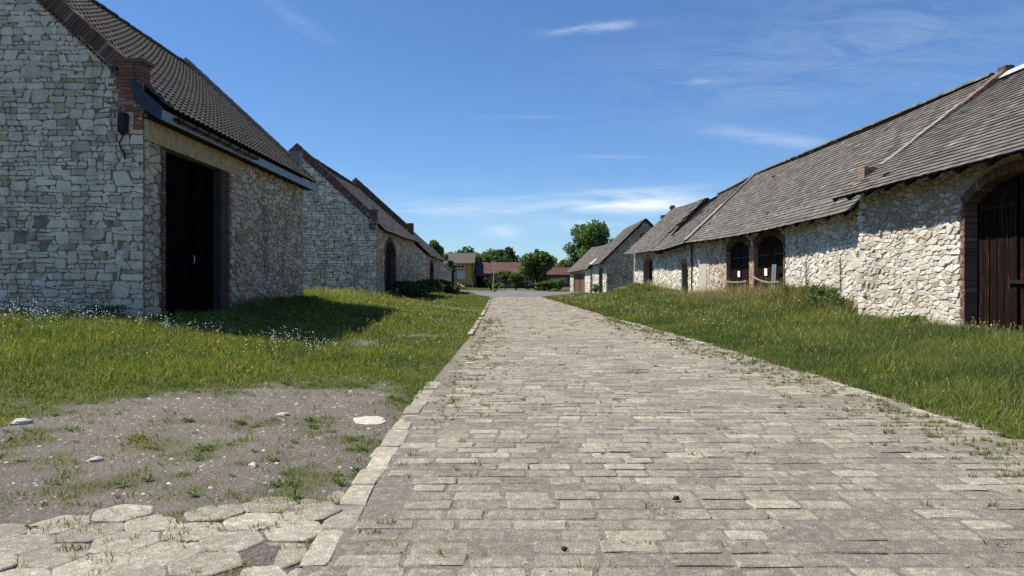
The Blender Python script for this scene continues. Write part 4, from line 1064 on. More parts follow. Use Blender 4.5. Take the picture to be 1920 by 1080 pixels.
def gtone(x, y): return min(1, max(0, .42 + .85*nz(x*.45, y*.45, 17) + .4*nz(x*1.5, y*1.5, 19) + (.30 if x < 0 else -.08)))
HH, DD, TT = grid_of(gh), grid_of(gdry), grid_of(gtone)
def gi(A, x, y):
    i = np.clip(((x-GX[0])/(GX[1]-GX[0])).astype(int), 0, len(GX)-1); j = np.clip(((y-GY[0])/(GY[1]-GY[0])).astype(int), 0, len(GY)-1)
    return A[j, i]
bx, by = [], []
for y0, y1, dens in ((2.5, 9, 230), (9, 13, 230), (13, 18, 180), (18, 26, 115), (26, 38, 62), (38, 55, 30), (55, 85, 14), (85, 120, 6)):
    x0, x1 = max(-18.5, -.74*y1-1), min(12.6, .74*y1+1)
    n = int((x1-x0)*(y1-y0)*dens)
    x = RNG.uniform(x0, x1, n); y = RNG.uniform(y0, y1, n)
    if y0 < 9: d = np.array([gd(a, b_) for a, b_ in zip(x, y)])
    else: d = interp(GD, x, y)
    k = (RNG.random(n) < d) & (np.abs(x) < .74*y+1.5); bx.append(x[k]); by.append(y[k])
cx, cy = np.concatenate(bx), np.concatenate(by)
def blades(cx, cy, per, spread, hmul=1.0, seedheads=0):
    n = len(cx)*per; X = np.repeat(cx, per); Y = np.repeat(cy, per)
    an = RNG.uniform(0, 2*np.pi, n); rr = spread*np.sqrt(RNG.random(n)); x = X+rr*np.cos(an); y = Y+rr*np.sin(an)
    base = interp(GZ, x, y)-.01
    tuft = np.repeat(RNG.uniform(.65, 1.35, len(cx)), per)
    h = gi(HH, x, y)*hmul*tuft*RNG.uniform(.55, 1.3, n)
    w = (.0034 + .00046*y)*RNG.uniform(.7, 1.3, n)
    la = an + RNG.normal(0, .9, n); lean = h*RNG.uniform(.15, 1.0, n)
    dx, dy = np.cos(la), np.sin(la); fa = RNG.uniform(0, 2*np.pi, n); wx, wy = np.cos(fa)*w/2, np.sin(fa)*w/2
    P = np.zeros((n, 5, 3))
    P[:, 0] = np.stack([x-wx, y-wy, base], 1); P[:, 1] = np.stack([x+wx, y+wy, base], 1)
    mx, my, mz = x+dx*lean*.35, y+dy*lean*.35, base+h*.6
    P[:, 2] = np.stack([mx-wx*.8, my-wy*.8, mz], 1); P[:, 3] = np.stack([mx+wx*.8, my+wy*.8, mz], 1)
    P[:, 4] = np.stack([x+dx*lean, y+dy*lean, base+h*RNG.uniform(.82, 1.0, n)], 1)
    T = (np.arange(n)[:, None, None]*5 + np.array([[0,1,2],[1,3,2],[2,3,4]])[None]).reshape(-1, 3)
    dry = np.clip(gi(DD, x, y) + np.where(RNG.random(n) < .09, .8, 0) + RNG.normal(0, .10, n), 0, 1)
    return P.reshape(-1, 3), T, np.repeat(dry, 5), np.repeat(np.clip(gi(TT, x, y)+RNG.normal(0, .12, n), 0, 1), 5)
P, T, D, O = blades(cx, cy, 7, .055)
# sparse tufts growing out of the road joints
tx, ty = [], []
for _ in range(1000):
    y = 4 + 28*random.random()**1.5; e = abs(random.gauss(0, .5)); side = random.random()
    x = pw(RR, y)-.15-e if side < .62 else (pw(RL, y)+.25+e*.8 if side < .88 else random.uniform(-1, 4.8))
    if pw(RL, y)+.1 < x < pw(RR, y)-.02 and (x > 1 or y > 8 or random.random() < .25): tx.append(x); ty.append(round(y/.19)*.19+random.gauss(0, .012))
for _ in range(170):
    x = random.uniform(-4.6, -1.35); y = random.uniform(3.6, 5.6)
    if nz(x*2.2, y*2.2, 44) > -.05: tx.append(x); ty.append(y)
jx, jy = np.array(tx), np.array(ty)
kx = np.repeat(jx, 3)+RNG.normal(0, .05, len(jx)*3); ky = np.repeat(jy, 3)+RNG.normal(0, .012, len(jx)*3)
n = len(kx); sv = HH.copy(); HH[:] = .05
P2, T2, D2, O2 = blades(kx, ky, 6, .02); HH = sv
P2[:, 2] += np.where(P2[:, 0] > -1.3, .058, .0)
tag(mesh_np('grass', np.concatenate([P, P2]), np.concatenate([T, T2+len(P)]), [M['grass']], {'dry': np.concatenate([D, D2]), 'tone': np.concatenate([O, O2])}), kind='stuff')
print('blades', len(P)//5)
# rank seed stalks and wildflowers
mbv, mbt, mbm = [], [], []; cnt = 0
def card(c, s, mi):
    global cnt
    a = V((random.gauss(0, 1), random.gauss(0, 1), random.gauss(0, 1)+.6)).normalized(); u = a.orthogonal().normalized(); w = a.cross(u)
    for q in (u, w, -u, -w): mbv.append(tuple(V(c)+q*s))
    mbt.extend([(cnt, cnt+1, cnt+2), (cnt, cnt+2, cnt+3)]); mbm.extend([mi, mi]); cnt += 4
def stalk(x, y, h, w, mi, lean):
    global cnt
    z = gzi(x, y)-.02; a = random.uniform(0, 3.14); q = V((math.cos(a)*w, math.sin(a)*w, 0)); l = V((random.gauss(0, lean)*h, random.gauss(0, lean)*h, h))
    p = V((x, y, z)); mbv.extend([tuple(p-q), tuple(p+q), tuple(p+l)]); mbt.append((cnt, cnt+1, cnt+2)); mbm.append(mi); cnt += 3
    return p, l
random.seed(17)
def white_plant(x, y, h, k=9, s=.0125):
    p, l = stalk(x, y, h, .004+.0004*y, 2, .12)
    for _ in range(k):
        t = random.uniform(.55, 1.02); c = p+l*t+V((random.gauss(0, .05), random.gauss(0, .05), random.gauss(0, .03))); card(c, s*random.uniform(.6, 1.3), 0)
for _ in range(300):
    x = random.uniform(-14.5, -8.6); y = 16.85-abs(random.gauss(0, 1.0))-.05
    if nz(x*.8, y*.8, 51) > -.25-(.3 if x < -9.5 else 0): white_plant(x, y, random.uniform(.30, .62)*(1.15 if y > 15.8 else .8))
for _ in range(60):
    white_plant(random.gauss(-4.5, .45), random.gauss(15.3, .45), random.uniform(.25, .5), 5, .011)
for _ in range(60): white_plant(random.uniform(-8.6, -6.2), random.gauss(15.9, .6), random.uniform(.2, .4), 5)
for _ in range(700):
    x = random.uniform(-12, -3.5); y = random.uniform(11, 16)
    if nz(x*.6, y*.6, 61) > .0: card((x, y, gzi(x, y)+gh(x, y)*random.uniform(.7, 1.15)), random.uniform(.009, .016), 1)
for _ in range(500):
    x = random.uniform(-11, -1.8); y = random.uniform(10.5, 30); card((x, y, gzi(x, y)+gh(x, y)*random.uniform(.7, 1.1)), random.uniform(.008, .014), 0)
for _ in range(900):
    x = random.uniform(5.5, 11.5); y = random.uniform(22, 75)
    if nz(x*.5, y*.25, 71) > .12: card((x, y, gzi(x, y)+gh(x, y)*random.uniform(.8, 1.2)), random.uniform(.012, .026), 0)
for _ in range(300):
    x = random.uniform(-6.5, -2.0); y = random.uniform(26, 46)
    if nz(x*.5, y*.25, 81) > .1: card((x, y, gzi(x, y)+gh(x, y)*random.uniform(.8, 1.2)), random.uniform(.012, .022), 0)
for _ in range(9): card((11.3+random.gauss(0, .15), 17.2+random.gauss(0, .25), gzi(11.3, 17.2)+.38+random.gauss(0, .05)), .022, 1)
tag(mesh_np('wildflowers', np.array(mbv), np.array(mbt), [M['petal_white'], M['petal_yellow'], M['stem']], None, np.array(mbm)), kind='stuff')

# broad-leaved weeds in the grass and gravel, and pale seed stalks by the right wall
wv, wt, wm = [], [], []
def leaf(p, d, L, w, up, mi):
    k = len(wv); d = V(d).normalized(); s_ = d.cross(V((0, 0, 1))).normalized(); p = V(p)
    m_ = p+d*L*.5+V((0, 0, up*L*.6)); e = p+d*L+V((0, 0, up*L*.55))
    wv.extend([tuple(p), tuple(m_-s_*w), tuple(e), tuple(m_+s_*w)]); wt.extend([(k, k+1, k+2), (k, k+2, k+3)]); wm.extend([mi, mi])
random.seed(91)
def rosette(x, y, L, n):
    z = gzi(x, y)+.005; a0 = random.uniform(0, 6.28)
    for i in range(n):
        a = a0+6.28*i/n+random.uniform(-.3, .3); leaf((x, y, z), (math.cos(a), math.sin(a), 0), L*random.uniform(.6, 1.2), L*.16, random.uniform(.15, .9), 0)
for _ in range(5200):
    y = 3.6+32*random.random()**1.7; x = random.uniform(-.74*y-.5, .74*y+.5)
    if x < -12 or x > 11.8 or inside_building(x, y): continue
    l, r = pw(RL, y), pw(RR, y); d = gd(x, y)
    if l < x < r: continue
    if random.random() < (.9 if d > .35 else .05+.4*d) and nz(x*1.3, y*1.3, 23) > -.12: rosette(x, y, random.uniform(.03, .065)*(.75+.9*d)*(1+y*.012), random.randint(5, 9)) if y > 5.7 or random.random() < .3 else None
def seedstalk(x, y, h):
    k = len(wv); z = gzi(x, y); a = random.uniform(0, 3.14); w = .0016+.0002*y; q = V((math.cos(a)*w, math.sin(a)*w, 0)); l = V((random.gauss(0, .16)*h, random.gauss(0, .16)*h, h)); p = V((x, y, z))
    wv.extend([tuple(p-q), tuple(p+q), tuple(p+l)]); wt.append((k, k+1, k+2)); wm.append(1)
    for j in range(4):
        t = .78+.07*j; leaf(p+l*t, (random.gauss(0, 1), random.gauss(0, 1), 0), .02+.0008*y, .004+.0003*y, 1.2, 1)
for _ in range(2800):
    y = random.uniform(7, 74); x = pw(RR, y)+.3+abs(random.gauss(0, 1))*2.6 if random.random() < .35 else random.gauss(11.2, .8)
    if x < 12.1 and gd(x, y) > .5 and nz(x*.6, y*.3, 29) > -.15: seedstalk(x, y, gh(x, y)*random.uniform(1.0, 1.7)+.05)
for _ in range(900):
    x = random.uniform(-12, -1.5); y = random.uniform(10, 44)
    if gd(x, y) > .6 and not inside_building(x, y): seedstalk(x, y, gh(x, y)*random.uniform(1.0, 1.6)+.04)
tag(mesh_np('weeds', np.array(wv), np.array(wt), [M['weed'], M['straw']], None, np.array(wm)), kind='stuff')

def rock_mesh(mb, c, sx, sy, sz, seed, rot=0.0, mi=0, flatb=.35):
    n, m_ = 9, 6; vs = []; ca, sa = math.cos(rot), math.sin(rot)
    for j in range(m_+1):
        ph = math.pi*j/m_
        for i in range(n):
            th = 2*math.pi*i/n; d = V((math.sin(ph)*math.cos(th), math.sin(ph)*math.sin(th), math.cos(ph)))
            k = 1+.38*nz(d.x*1.4+seed, d.y*1.4, d.z*1.4) + .16*nz(d.x*3+seed, d.y*3, d.z*3)
            x, y, z = d.x*sx*k, d.y*sy*k, max(d.z*sz*k, -sz*flatb); vs.append((c[0]+x*ca-y*sa, c[1]+x*sa+y*ca, c[2]+z))
    fs = [(j*n+i, j*n+(i+1) % n, (j+1)*n+(i+1) % n, (j+1)*n+i) for j in range(m_) for i in range(n)]; mb.add(vs, fs, mi)
t = NT('pale_limestone_rock'); co = t.coord(); n1 = t.noise(co, 18, 5, .7); M['rock'] = t.pbr(t.ramp(n1, [(.3, (.30,.275,.23)), (.6, (.50,.47,.41))]), .9, t.bump(n1, .6, .02))
t = NT('gravel_chips'); isl = t.island(); M['pebble'] = t.pbr(t.ramp(isl, [(0, (.09,.08,.07)), (.4, (.17,.15,.13)), (.7, (.30,.265,.225)), (.95, (.42,.38,.32)), (1, (.60,.56,.49))]), .92)
pv, pt = [], []; base = np.array([[1,0,0],[.2,.9,0],[-.8,.5,0],[-.7,-.6,0],[.3,-.9,0],[.1,.05,.5]]); bt = np.array([[0,1,5],[1,2,5],[2,3,5],[3,4,5],[4,0,5]])
N = 26000; x = RNG.uniform(-8.5, -1.2, N); y = RNG.uniform(4.6, 11.2, N)
dd = np.array([gd(a, b_) for a, b_ in zip(x, y)]); k = (RNG.random(N) > dd*1.6) & (np.abs(x) < .74*y+.4); x, y = x[k], y[k]; n = len(x)
x2 = RNG.uniform(-1, 4.9, 2600); y2 = 3.5+20*RNG.random(2600)**1.8; x = np.concatenate([x, x2]); y = np.concatenate([y, y2])
z = interp(GZ, x, y)-.004; z[n:] = .016; n0 = n; n = len(x)
sz = np.minimum(.006+RNG.exponential(.0058, n), .034); sz[n0:] = np.minimum(sz[n0:]*.5, .010); an = RNG.uniform(0, 6.28, n); j = RNG.uniform(.6, 1.3, (n, 6, 3))
B = base[None]*j*sz[:, None, None]; Xr = B[..., 0]*np.cos(an)[:, None]-B[..., 1]*np.sin(an)[:, None]; Yr = B[..., 0]*np.sin(an)[:, None]+B[..., 1]*np.cos(an)[:, None]
Pp = np.stack([Xr+x[:, None], Yr+y[:, None], B[..., 2]+z[:, None]], 2).reshape(-1, 3); Tt = (np.arange(n)[:, None, None]*6+bt[None]).reshape(-1, 3)
tag(mesh_np('gravel', Pp, Tt, [M['pebble']]), kind='stuff')
RK = [('flat white limestone slab lying in the grass beside the left kerb', -1.66, 8.35, .19, .24, .020, .5),
      ('pale angular stone at the far left edge of the gravel', -5.55, 8.15, .11, .07, .05, .2),
      ('small pale stone alone in the middle of the gravel', -3.72, 6.42, .075, .05, .03, 1.0),
      ('white stone chip among grass tufts between the gravel and the kerb', -2.25, 6.25, .055, .04, .028, 2.0),
      ('pale stone sitting near the upper gravel edge below the grass', -2.75, 8.65, .08, .05, .03, .3)]
for k, (lb, x, y, sx, sy, sz_, rt) in enumerate(RK):
    mb = MB(); z = gzi(x, y); rock_mesh(mb, (x, y, z+sz_*.25), sx, sy, sz_, 3.3*k+1, rt); tag(mb.build_at('rock', M['rock'], (x, y, z)), lb, 'rock')
mb = MB(); rock_mesh(mb, (1.19, 5.22, .035), .030, .022, .020, 5, .3); tag(mb.build_at('clod', M['iron'], (1.19, 5.22, .015)), 'small round black clod lying on the setts', 'clod')
mb = MB(); rock_mesh(mb, (.31, 4.27, .024), .022, .016, .012, 9, .1); tag(mb.build_at('tar_lump', M['iron'], (.31, 4.27, .012)), 'flat black lump of tar stuck in a joint of the setts', 'tar lump')
# ------------------------------------------------------------------ things at the doors
random.seed(41)
def notice(y, z, w, h, lb):
    F = (V((WX+.16, y, z)), V((0,1,0)), V((-1,0,0))); mb = MB(); n = 5; vs = []
    for i in range(n+1):
        for j in (0, 1): vs.append(PT(F, -w/2+w*i/n, j*h, .022+.008*math.sin(i*1.3+j)))
    mb.add(vs, [(2*i, 2*i+2, 2*i+3, 2*i+1) for i in range(n)]); mb.add([PT(F, -w/2+w*i/n, j*h, .017+.008*math.sin(i*1.3+j)) for i in range(n+1) for j in (0, 1)], [(2*i, 2*i+2, 2*i+3, 2*i+1) for i in range(n)])
    tag(mb.build_at('notice', M['paper'], (WX+.16, y, z)), lb, 'notice', 'paper notices on the barn doors')
notice(40.5, 1.92, .42, .33, 'white paper notice on the farther of the twin arched doors')
notice(36.2, 1.95, .40, .36, 'white paper notice on the nearer twin arched door, beside the leaning grey board')
mb = MB(); mb.box((12.47, 34.35, 1.62), V((0, .27, 0)), V((.05, 0, .85)), V((.012, 0, 0))); mb.box((12.44, 34.35, 1.62), V((0, .035, 0)), V((.05, 0, .85)), V((.008, 0, 0)))
tag(mb.build_at('board', M['grey_board'], (12.47, 34.35, .77)), 'flat grey board leaning upright in the nearer twin archway', 'board')
def rail(y0, y1, z0, z1, dip, lb):
    mb = MB(); n = 9; mb.tube([(12.45, lerp(y0, y1, i/n), lerp(z0, z1, i/n)-dip*math.sin(math.pi*i/n)+.01*math.sin(i*2.1)) for i in range(n+1)], [.055+.012*math.sin(i*1.7) for i in range(n+1)], 7)
    for y in (y0+.25, y1-.25): mb.tube([(12.47, y, gzi(12.2, y)-.05), (12.47, y, 1.62)], .05, 6)
    tag(mb.build_at('log_rail', M['wood_grey'], (12.45, (y0+y1)/2, .7)), lb, 'rail', 'log rails across the arched doorways')
rail(38.15, 41.8, 1.66, 1.66, .05, 'nearly straight log rail across the farther twin archway')
rail(33.5, 37.35, 1.62, 1.92, .14, 'crooked sagging log rail across the nearer twin archway, behind the grey board')

# ------------------------------------------------------------------ foliage
def leaves_np(centres, radii, n, size, flat=.0):
    w = radii.prod(1)**(2/3); idx = RNG.choice(len(centres), n, p=w/w.sum())
    d = RNG.normal(0, 1, (n, 3)); d /= np.linalg.norm(d, axis=1)[:, None]
    r = RNG.random(n)**.42; p = centres[idx] + d*radii[idx]*r[:, None]
    a = RNG.normal(0, 1, (n, 3)) + d*.6 + np.array([0, 0, .5]); a /= np.linalg.norm(a, axis=1)[:, None]
    u = np.cross(a, RNG.normal(0, 1, (n, 3))); u /= np.linalg.norm(u, axis=1)[:, None]; v = np.cross(a, u)
    s = size*RNG.uniform(.6, 1.35, n)[:, None]
    P = np.stack([p+u*s, p+v*s*.62, p-u*s, p-v*s*.62], 1).reshape(-1, 3)
    T = (np.arange(n)[:, None, None]*4+np.array([[0,1,2],[0,2,3]])[None]).reshape(-1, 3)
    return P, T
def crown(root, c, rx, ry, rz, nb, n, size, mat, seed, sub=.42, name='crown'):
    rng = np.random.default_rng(seed); cs, rs = [], []
    while len(cs) < nb:
        d = rng.normal(0, 1, 3); d /= np.linalg.norm(d); q = rng.uniform(.35, 1.18); p = d*q*np.array([1-sub*.7]*3)
        if d[2] < -.55 and rng.random() < .6: continue
        cs.append(np.array(c)+p*np.array([rx, ry, rz])); k = sub*rng.uniform(.40, 1.05); rs.append(np.array([rx, ry, rz*.8])*k)
    P, T = leaves_np(np.array(cs), np.array(rs), n, size)
    o = mesh_np(name, P-np.array(ORG[root.name]), T, [mat]); o.parent = root; ORG[o.name] = ORG[root.name]
    return cs
def tree(x, y, h, rx, lb, mat, n=4200, seed=1, trunk=.28, nb=16, size=.30, ry=None, low=.22, group=None, name='tree', sub=.42):
    z = gzi(x, y)-.05; root = thing(name, lb, 'tree', (x, y, z), group)
    ch = h*(1-low); cz = z+h*low+ch/2
    cs = crown(root, (x, y, cz), rx, ry or rx, ch/2, nb, n, size, mat, seed, sub)
    mb = MB(); r0 = max(.08, h*.026); top = V((x+.2, y, cz))
    mb.tube([(x, y, z), (x+.05, y, z+h*low*.6), (x+.12, y+.05, z+h*low), top, top+V((0, 0, ch*.25))], [r0*1.3, r0, r0*.9, r0*.6, r0*.2], 8)
    for c in cs[:10]:
        a = V((x+.1, y, z+h*low*random.uniform(.85, 1.6))); m_ = a.lerp(V(c), .5)+V((0, 0, -.1*ch*.3)); mb.tube([a, m_, V(c)], [r0*.5, r0*.32, r0*.1], 5)
    mb.build('trunk', M['bark'], root)
def shrub(x, y, h, rx, lb, mat, n=1500, seed=1, size=.11, ry=None, nb=9, group=None, name='shrub', cat='shrub'):
    z = gzi(x, y)-.03; root = thing(name, lb, cat, (x, y, z), group)
    cs = crown(root, (x, y, z+h*.48), rx, ry or rx, h*.55, nb, n, size, mat, seed, .5, 'foliage')
    mb = MB()
    for c in cs[:7]: mb.tube([(x+random.uniform(-.1, .1), y+random.uniform(-.1, .1), z), V((x, y, z)).lerp(V(c), .5), V(c)], [.025, .018, .006], 5)
    mb.build('stem', M['bark'], root)
# planting by the barns
shrub(-7.2, 50.3, 1.55, 1.8, 'dark shrub in the shade right of the second left barn doorway', M['leaf_dark'], 2600, 3, .10, 2.6)
shrub(-6.6, 55.5, 1.75, 1.6, 'broad dark shrub below the eaves at the far end of the second left barn', M['leaf_dark'], 2600, 4, .10, 2.8)
shrub(-6.7, 75.5, 1.7, 1.5, 'dark shrub right of the slim doorway of the third left barn', M['leaf_dark'], 2200, 5, .11, 3.2)
shrub(-6.6, 83.5, 1.2, 1.0, 'dark shrub beside the small roofless gable on the left', M['leaf_dark'], 1800, 6, .11, 2.0)
shrub(11.75, 27.0, 1.25, .75, 'green bushy weed clump at the far corner of the nearest right barn', M['weed'], 3800, 7, .055, 1.5, 16, None, 'weed_clump', 'weeds')
shrub(11.8, 29.9, 1.1, .7, 'paler bushy weeds below the two iron tie bars of the right barn wall', M['weed'], 3000, 17, .055, 1.6, 14, None, 'weed_clump', 'weeds')
shrub(11.6, 21.0, .50, .5, 'low pale weeds at the sunlit wall left of the huge plank door', M['weed'], 900, 8, .045, 1.6, 9, None, 'weed_clump', 'weeds')
shrub(11.0, 17.4, .34, .38, 'low leafy weeds at the foot of the huge plank door', M['weed'], 700, 9, .045, .9, 9, None, 'weed_clump', 'weeds')
shrub(10.2, 59.5, .55, 1.0, 'leafy weed patch on top of the grassy mound', M['weed'], 900, 10, .07, 1.6, 9, None, 'weed_clump', 'weeds')
shrub(10.0, 86.2, 1.45, .65, 'small bright shrub beside the dark door of the gabled barn', M['leaf_light'], 800, 11, .10, .8)
shrub(-9.4, 16.4, .62, .7, 'tall flowering weeds against the corner of the nearest left barn', M['weed'], 700, 12, .035, .3, 9, None, 'weed_clump', 'weeds')
shrub(-8.0, 26.2, .75, .7, 'dark weeds in shade along the side wall of the nearest left barn', M['weed'], 2200, 13, .05, 2.6, 10, None, 'weed_clump', 'weeds')
# trees beyond
tree(4.35, 118.0, 7.7, 3.2, 'round dense green tree before the low house, darkest in the middle of the view', M['leaf'], 7500, 21, nb=26, size=.22, low=.02)
tree(14.2, 134, 13.0, 5.6, 'tall spreading tree rising behind the low barn on the right', M['leaf'], 12000, 22, nb=34, size=.26, low=.16, sub=.40)
tree(19.5, 140, 11.2, 4.2, 'tree half hidden behind the gabled barn roof', M['leaf'], 4500, 23, nb=14, size=.30, low=.2)
tree(-12.4, 112, 9.0, 3.0, 'pale airy tree behind the roof of the third left barn', M['leaf_light'], 4200, 24, nb=12, size=.22, low=.15, sub=.34)
tree(-9.0, 101, 5.6, 1.5, 'slim light green tree beside the left end of the yellow house', M['leaf_light'], 3400, 25, nb=11, size=.17, low=.08)
for k, (px, py, Y, r, mt, lb) in enumerate((
    (868, 470, 168, 3.6, 'leaf', 'mid green tree behind the left end of the yellow house roof'),
    (888, 463, 165, 4.2, 'leaf_dark', 'tall dark tree right behind the yellow house chimney'),
    (908, 467, 160, 3.6, 'leaf_light', 'light green tree behind the left part of the long low roof'),
    (925, 472, 170, 3.4, 'leaf', 'low tree behind the roof just above the leaning pole'),
    (943, 463, 172, 3.9, 'leaf_dark', 'dark pointed tree standing highest behind the long low roof'),
    (966, 468, 168, 3.9, 'leaf_dark', 'dark rounded tree next left of the big round tree'),
    (986, 475, 176, 3.6, 'leaf', 'tree mostly hidden behind the big round tree'),
    (1042, 484, 165, 3.8, 'leaf', 'tree just right of the big round tree'),
    (1060, 488, 150, 3.0, 'leaf_light', 'light green low tree above the dusky right house'))):
    X = (px-960)/1350*Y; H = 1.6+(530-py)/1350*Y; tree(X, Y, H-.2, r*1.15, lb, M[mt], 3600, 60+k, nb=16, size=.30, low=.06, group='trees behind the houses')
tree(-1.25, 112.5, 3.7, 1.35, 'small bushy tree in front of the red roofed low house', M['leaf_light'], 2600, 80, nb=12, size=.15, low=.05)
for k, (x, h, r, lb) in enumerate(((-3.2, 2.3, .9, 'upright shrub left of the small bushy tree, by the carport'), (.6, 2.6, 1.3, 'loose shrub right of the small bushy tree'), (2.6, 1.5, 1.2, 'low round shrub under the window of the low house'),
                               (4.9, 1.6, 1.2, 'rounded shrub at the foot of the big round tree'), (6.6, 2.2, 1.2, 'tallest light shrub at the right end of the row'), (-2.2, 1.2, 1.0, 'lowest dark shrub in the front garden row'))):
    shrub(x, 110.0-.2*k, h*1.1, r*1.35, lb, M['leaf' if k % 2 else 'leaf_dark'] if k != 4 else M['leaf_light'], 2000, 90+k, .13, 1.2, 10, 'shrubs before the low house')

# ------------------------------------------------------------------ houses at the end of the road
def window(root, x0, x1, z0, z1, y, panes, pane='curtain'):
    mb = MB(); f = .09
    mb.abox(x0, x1, y-.06, y+.02, z0, z0+f); mb.abox(x0, x1, y-.06, y+.02, z1-f, z1)
    for i in range(panes+1): c = lerp(x0+f/2, x1-f/2, i/panes); mb.abox(c-f/2, c+f/2, y-.058, y+.018, z0+f, z1-f)
    w = mb.build('window', M['white_frame'], root)
    for i in range(panes):
        a, c = lerp(x0+f/2, x1-f/2, i/panes)+f/2, lerp(x0+f/2, x1-f/2, (i+1)/panes)-f/2; m2 = MB(); m2.abox(a, c, y-.035, y-.015, z0+f, z1-f); m2.build('pane', M[pane], w)
def gable_roof(root, x0, x1, y0, ym, y1, ze, zr, mat, tw=.4, th=.33):
    R = Roof((x0, y0, ze), (x1, y0, ze), (x0, ym, zr), (x1, ym, zr), .03, .03, x0); mb = MB(); R.sheet(mb, 1, -.08)
    if tw: R.flat_tiles(mb, tw, th, up=.04)
    else: R.sheet(mb, 0, .0)
    mb.add([(x0, ym, zr), (x1, ym, zr), (x1, y1, ze), (x0, y1, ze)], [(0,1,2,3)], 0)
    for x in (x0, x1): mb.box((x, (y0+ym)/2, (ze+zr)/2-.05), V((.03, 0, 0)), V((0, (ym-y0)/2, (zr-ze)/2)), V((0, 0, .09)), 1)
    return mb.build('roof', [mat, M['void']], root)
h = thing('house', 'ochre yellow house with brown roof and white three pane windows at the road end', 'house', (-10, 122, .55))
mb = MB(); mb.abox(-14, -6.4, 120, 129, 1.2, 4.95)
for x in (-14, -6.4): mb.add([(x, 120, 4.95), (x, 129, 4.95), (x, 124.5, 6.6)], [(0,1,2)])
mb.build('wall', M['ochre'], h)
mb = MB(); mb.abox(-14.03, -6.37, 119.97, 129.03, .2, 1.2); mb.build('plinth', M['brick_dark'], h)
rf = gable_roof(h, -14.3, -6.2, 119.4, 124.5, 129.6, 4.85, 6.75, M['roof_felt'], 0)
mb = MB(); pier(mb, -7.3, -6.8, 124.6, 125.1, 6.3, 7.35, 0, core=0); mb.build('chimney', M['brick_dark'], rf)
window(h, -9.65, -7.85, 2.28, 3.5, 120, 3); window(h, -9.6, -7.9, 4.02, 4.58, 120, 3, 'darkwin')
mb = MB(); mb.tube([(-6.62, 119.9, 4.85), (-6.62, 119.9, .5)], .05, 6); mb.build('drainpipe', M['iron'], h)
h = thing('house', 'long low house with faded red tiled roof and a dark carport opening', 'house', (-1.5, 123, .6))
F = (V((-6.35, 121, 0)), V((1,0,0)), V((0,-1,0))); mb = MB(); o = op(.35, 2.45, 2.7)
wall_sheet(mb, F, 0, 10.2, .2, [(0, 3.3), (10.2, 3.3)], [o], 1.6); mb.abox(-6.35, 3.85, 126, 129, .2, 3.3)
mb.abox(-6.34, -6.3, 121.03, 126, .2, 3.3); mb.abox(3.8, 3.84, 121.03, 126, .2, 3.3); mb.build('wall', M['house_wall'], h)
mb = MB(); mb.abox(-6.1, -3.8, 122.55, 122.6, .3, 2.8); mb.build('garage_door', M['void'], h)
window(h, 2.25, 3.2, 1.75, 2.6, 121, 2, 'darkwin')
gable_roof(h, -6.3, 4.1, 120.4, 125, 129.6, 3.15, 5.15, M['tile_red'])
mb = MB(); mb.abox(-6.28, 4.05, 120.30, 120.42, 3.0, 3.16); mb.build('gutter', M['gutter'], h)
h = thing('house', 'dusky low house with dark red roof and white windows, right of the big round tree', 'house', (9, 137, .7))
mb = MB(); mb.abox(4.6, 15, 135, 143, .3, 3.2); mb.build('wall', M['pink_wall'], h)
window(h, 7.35, 8.45, 1.5, 2.45, 135, 2, 'glass'); window(h, 9.1, 10.25, 1.5, 2.45, 135, 2, 'glass'); window(h, 5.5, 6.3, 1.5, 2.45, 135, 2, 'glass')
gable_roof(h, 4.3, 15.3, 134.4, 139, 143.6, 3.1, 4.55, M['tile_red'])
# poles
mb = MB(); z = gzi(-2.67, 100); mb.tube([(-2.67, 100, z-.2), (-2.55, 100, 2.2), (-2.38, 100, 4.1), (-2.28, 100, 4.75)], [.085, .075, .055, .02], 8)
mb.abox(-2.62, -2.25, 99.8, 100.05, z-.05, z+.22); tag(mb.build_at('pole', M['pole'], (-2.67, 100, z)), 'tall pale leaning wooden pole standing by the asphalt at the road end', 'pole')
mb = MB(); z = gzi(-6.4, 117); mb.tube([(-6.35, 117, z-.1), (-6.6, 117, z+1.7)], .06, 6); mb.tube([(-6.5, 117, z+1.0), (-6.45, 117.6, z)], .04, 5)
tag(mb.build_at('post', M['wood_grey'], (-6.4, 117, z)), 'short leaning post at the right corner of the yellow house', 'post')
mb = MB(); mb.tube([(-12.2, 114, .3), (-12.2, 114, 8.35)], [.05, .03], 6); mb.box((-12.2, 114, 8.0), V((.22, 0, 0)), V((0, .02, 0)), V((0, 0, .02))); mb.box((-12.2, 114, 7.75), V((.16, 0, 0)), V((0, .02, 0)), V((0, 0, .02)))
tag(mb.build_at('mast', M['iron'], (-12.2, 114, .5)), 'thin aerial mast above the pale airy tree on the left', 'mast')
mb = MB(); random.seed(77); zz = gzi(-9.0, 118.6)
for k in range(26):
    a = random.uniform(-1.1, 1.1); rock_mesh(mb, (-9.0+a, 118.6+random.uniform(-.35, .35), zz+random.uniform(.05, .75*(1-abs(a)/1.5))), .22, .18, .15, k*2.1, random.uniform(0, 3))
tag(mb.build_at('stone_pile', M['stone_rubble'], (-9.0, 118.6, zz)), 'heap of rubble stones against the dark plinth of the yellow house', 'stone pile')

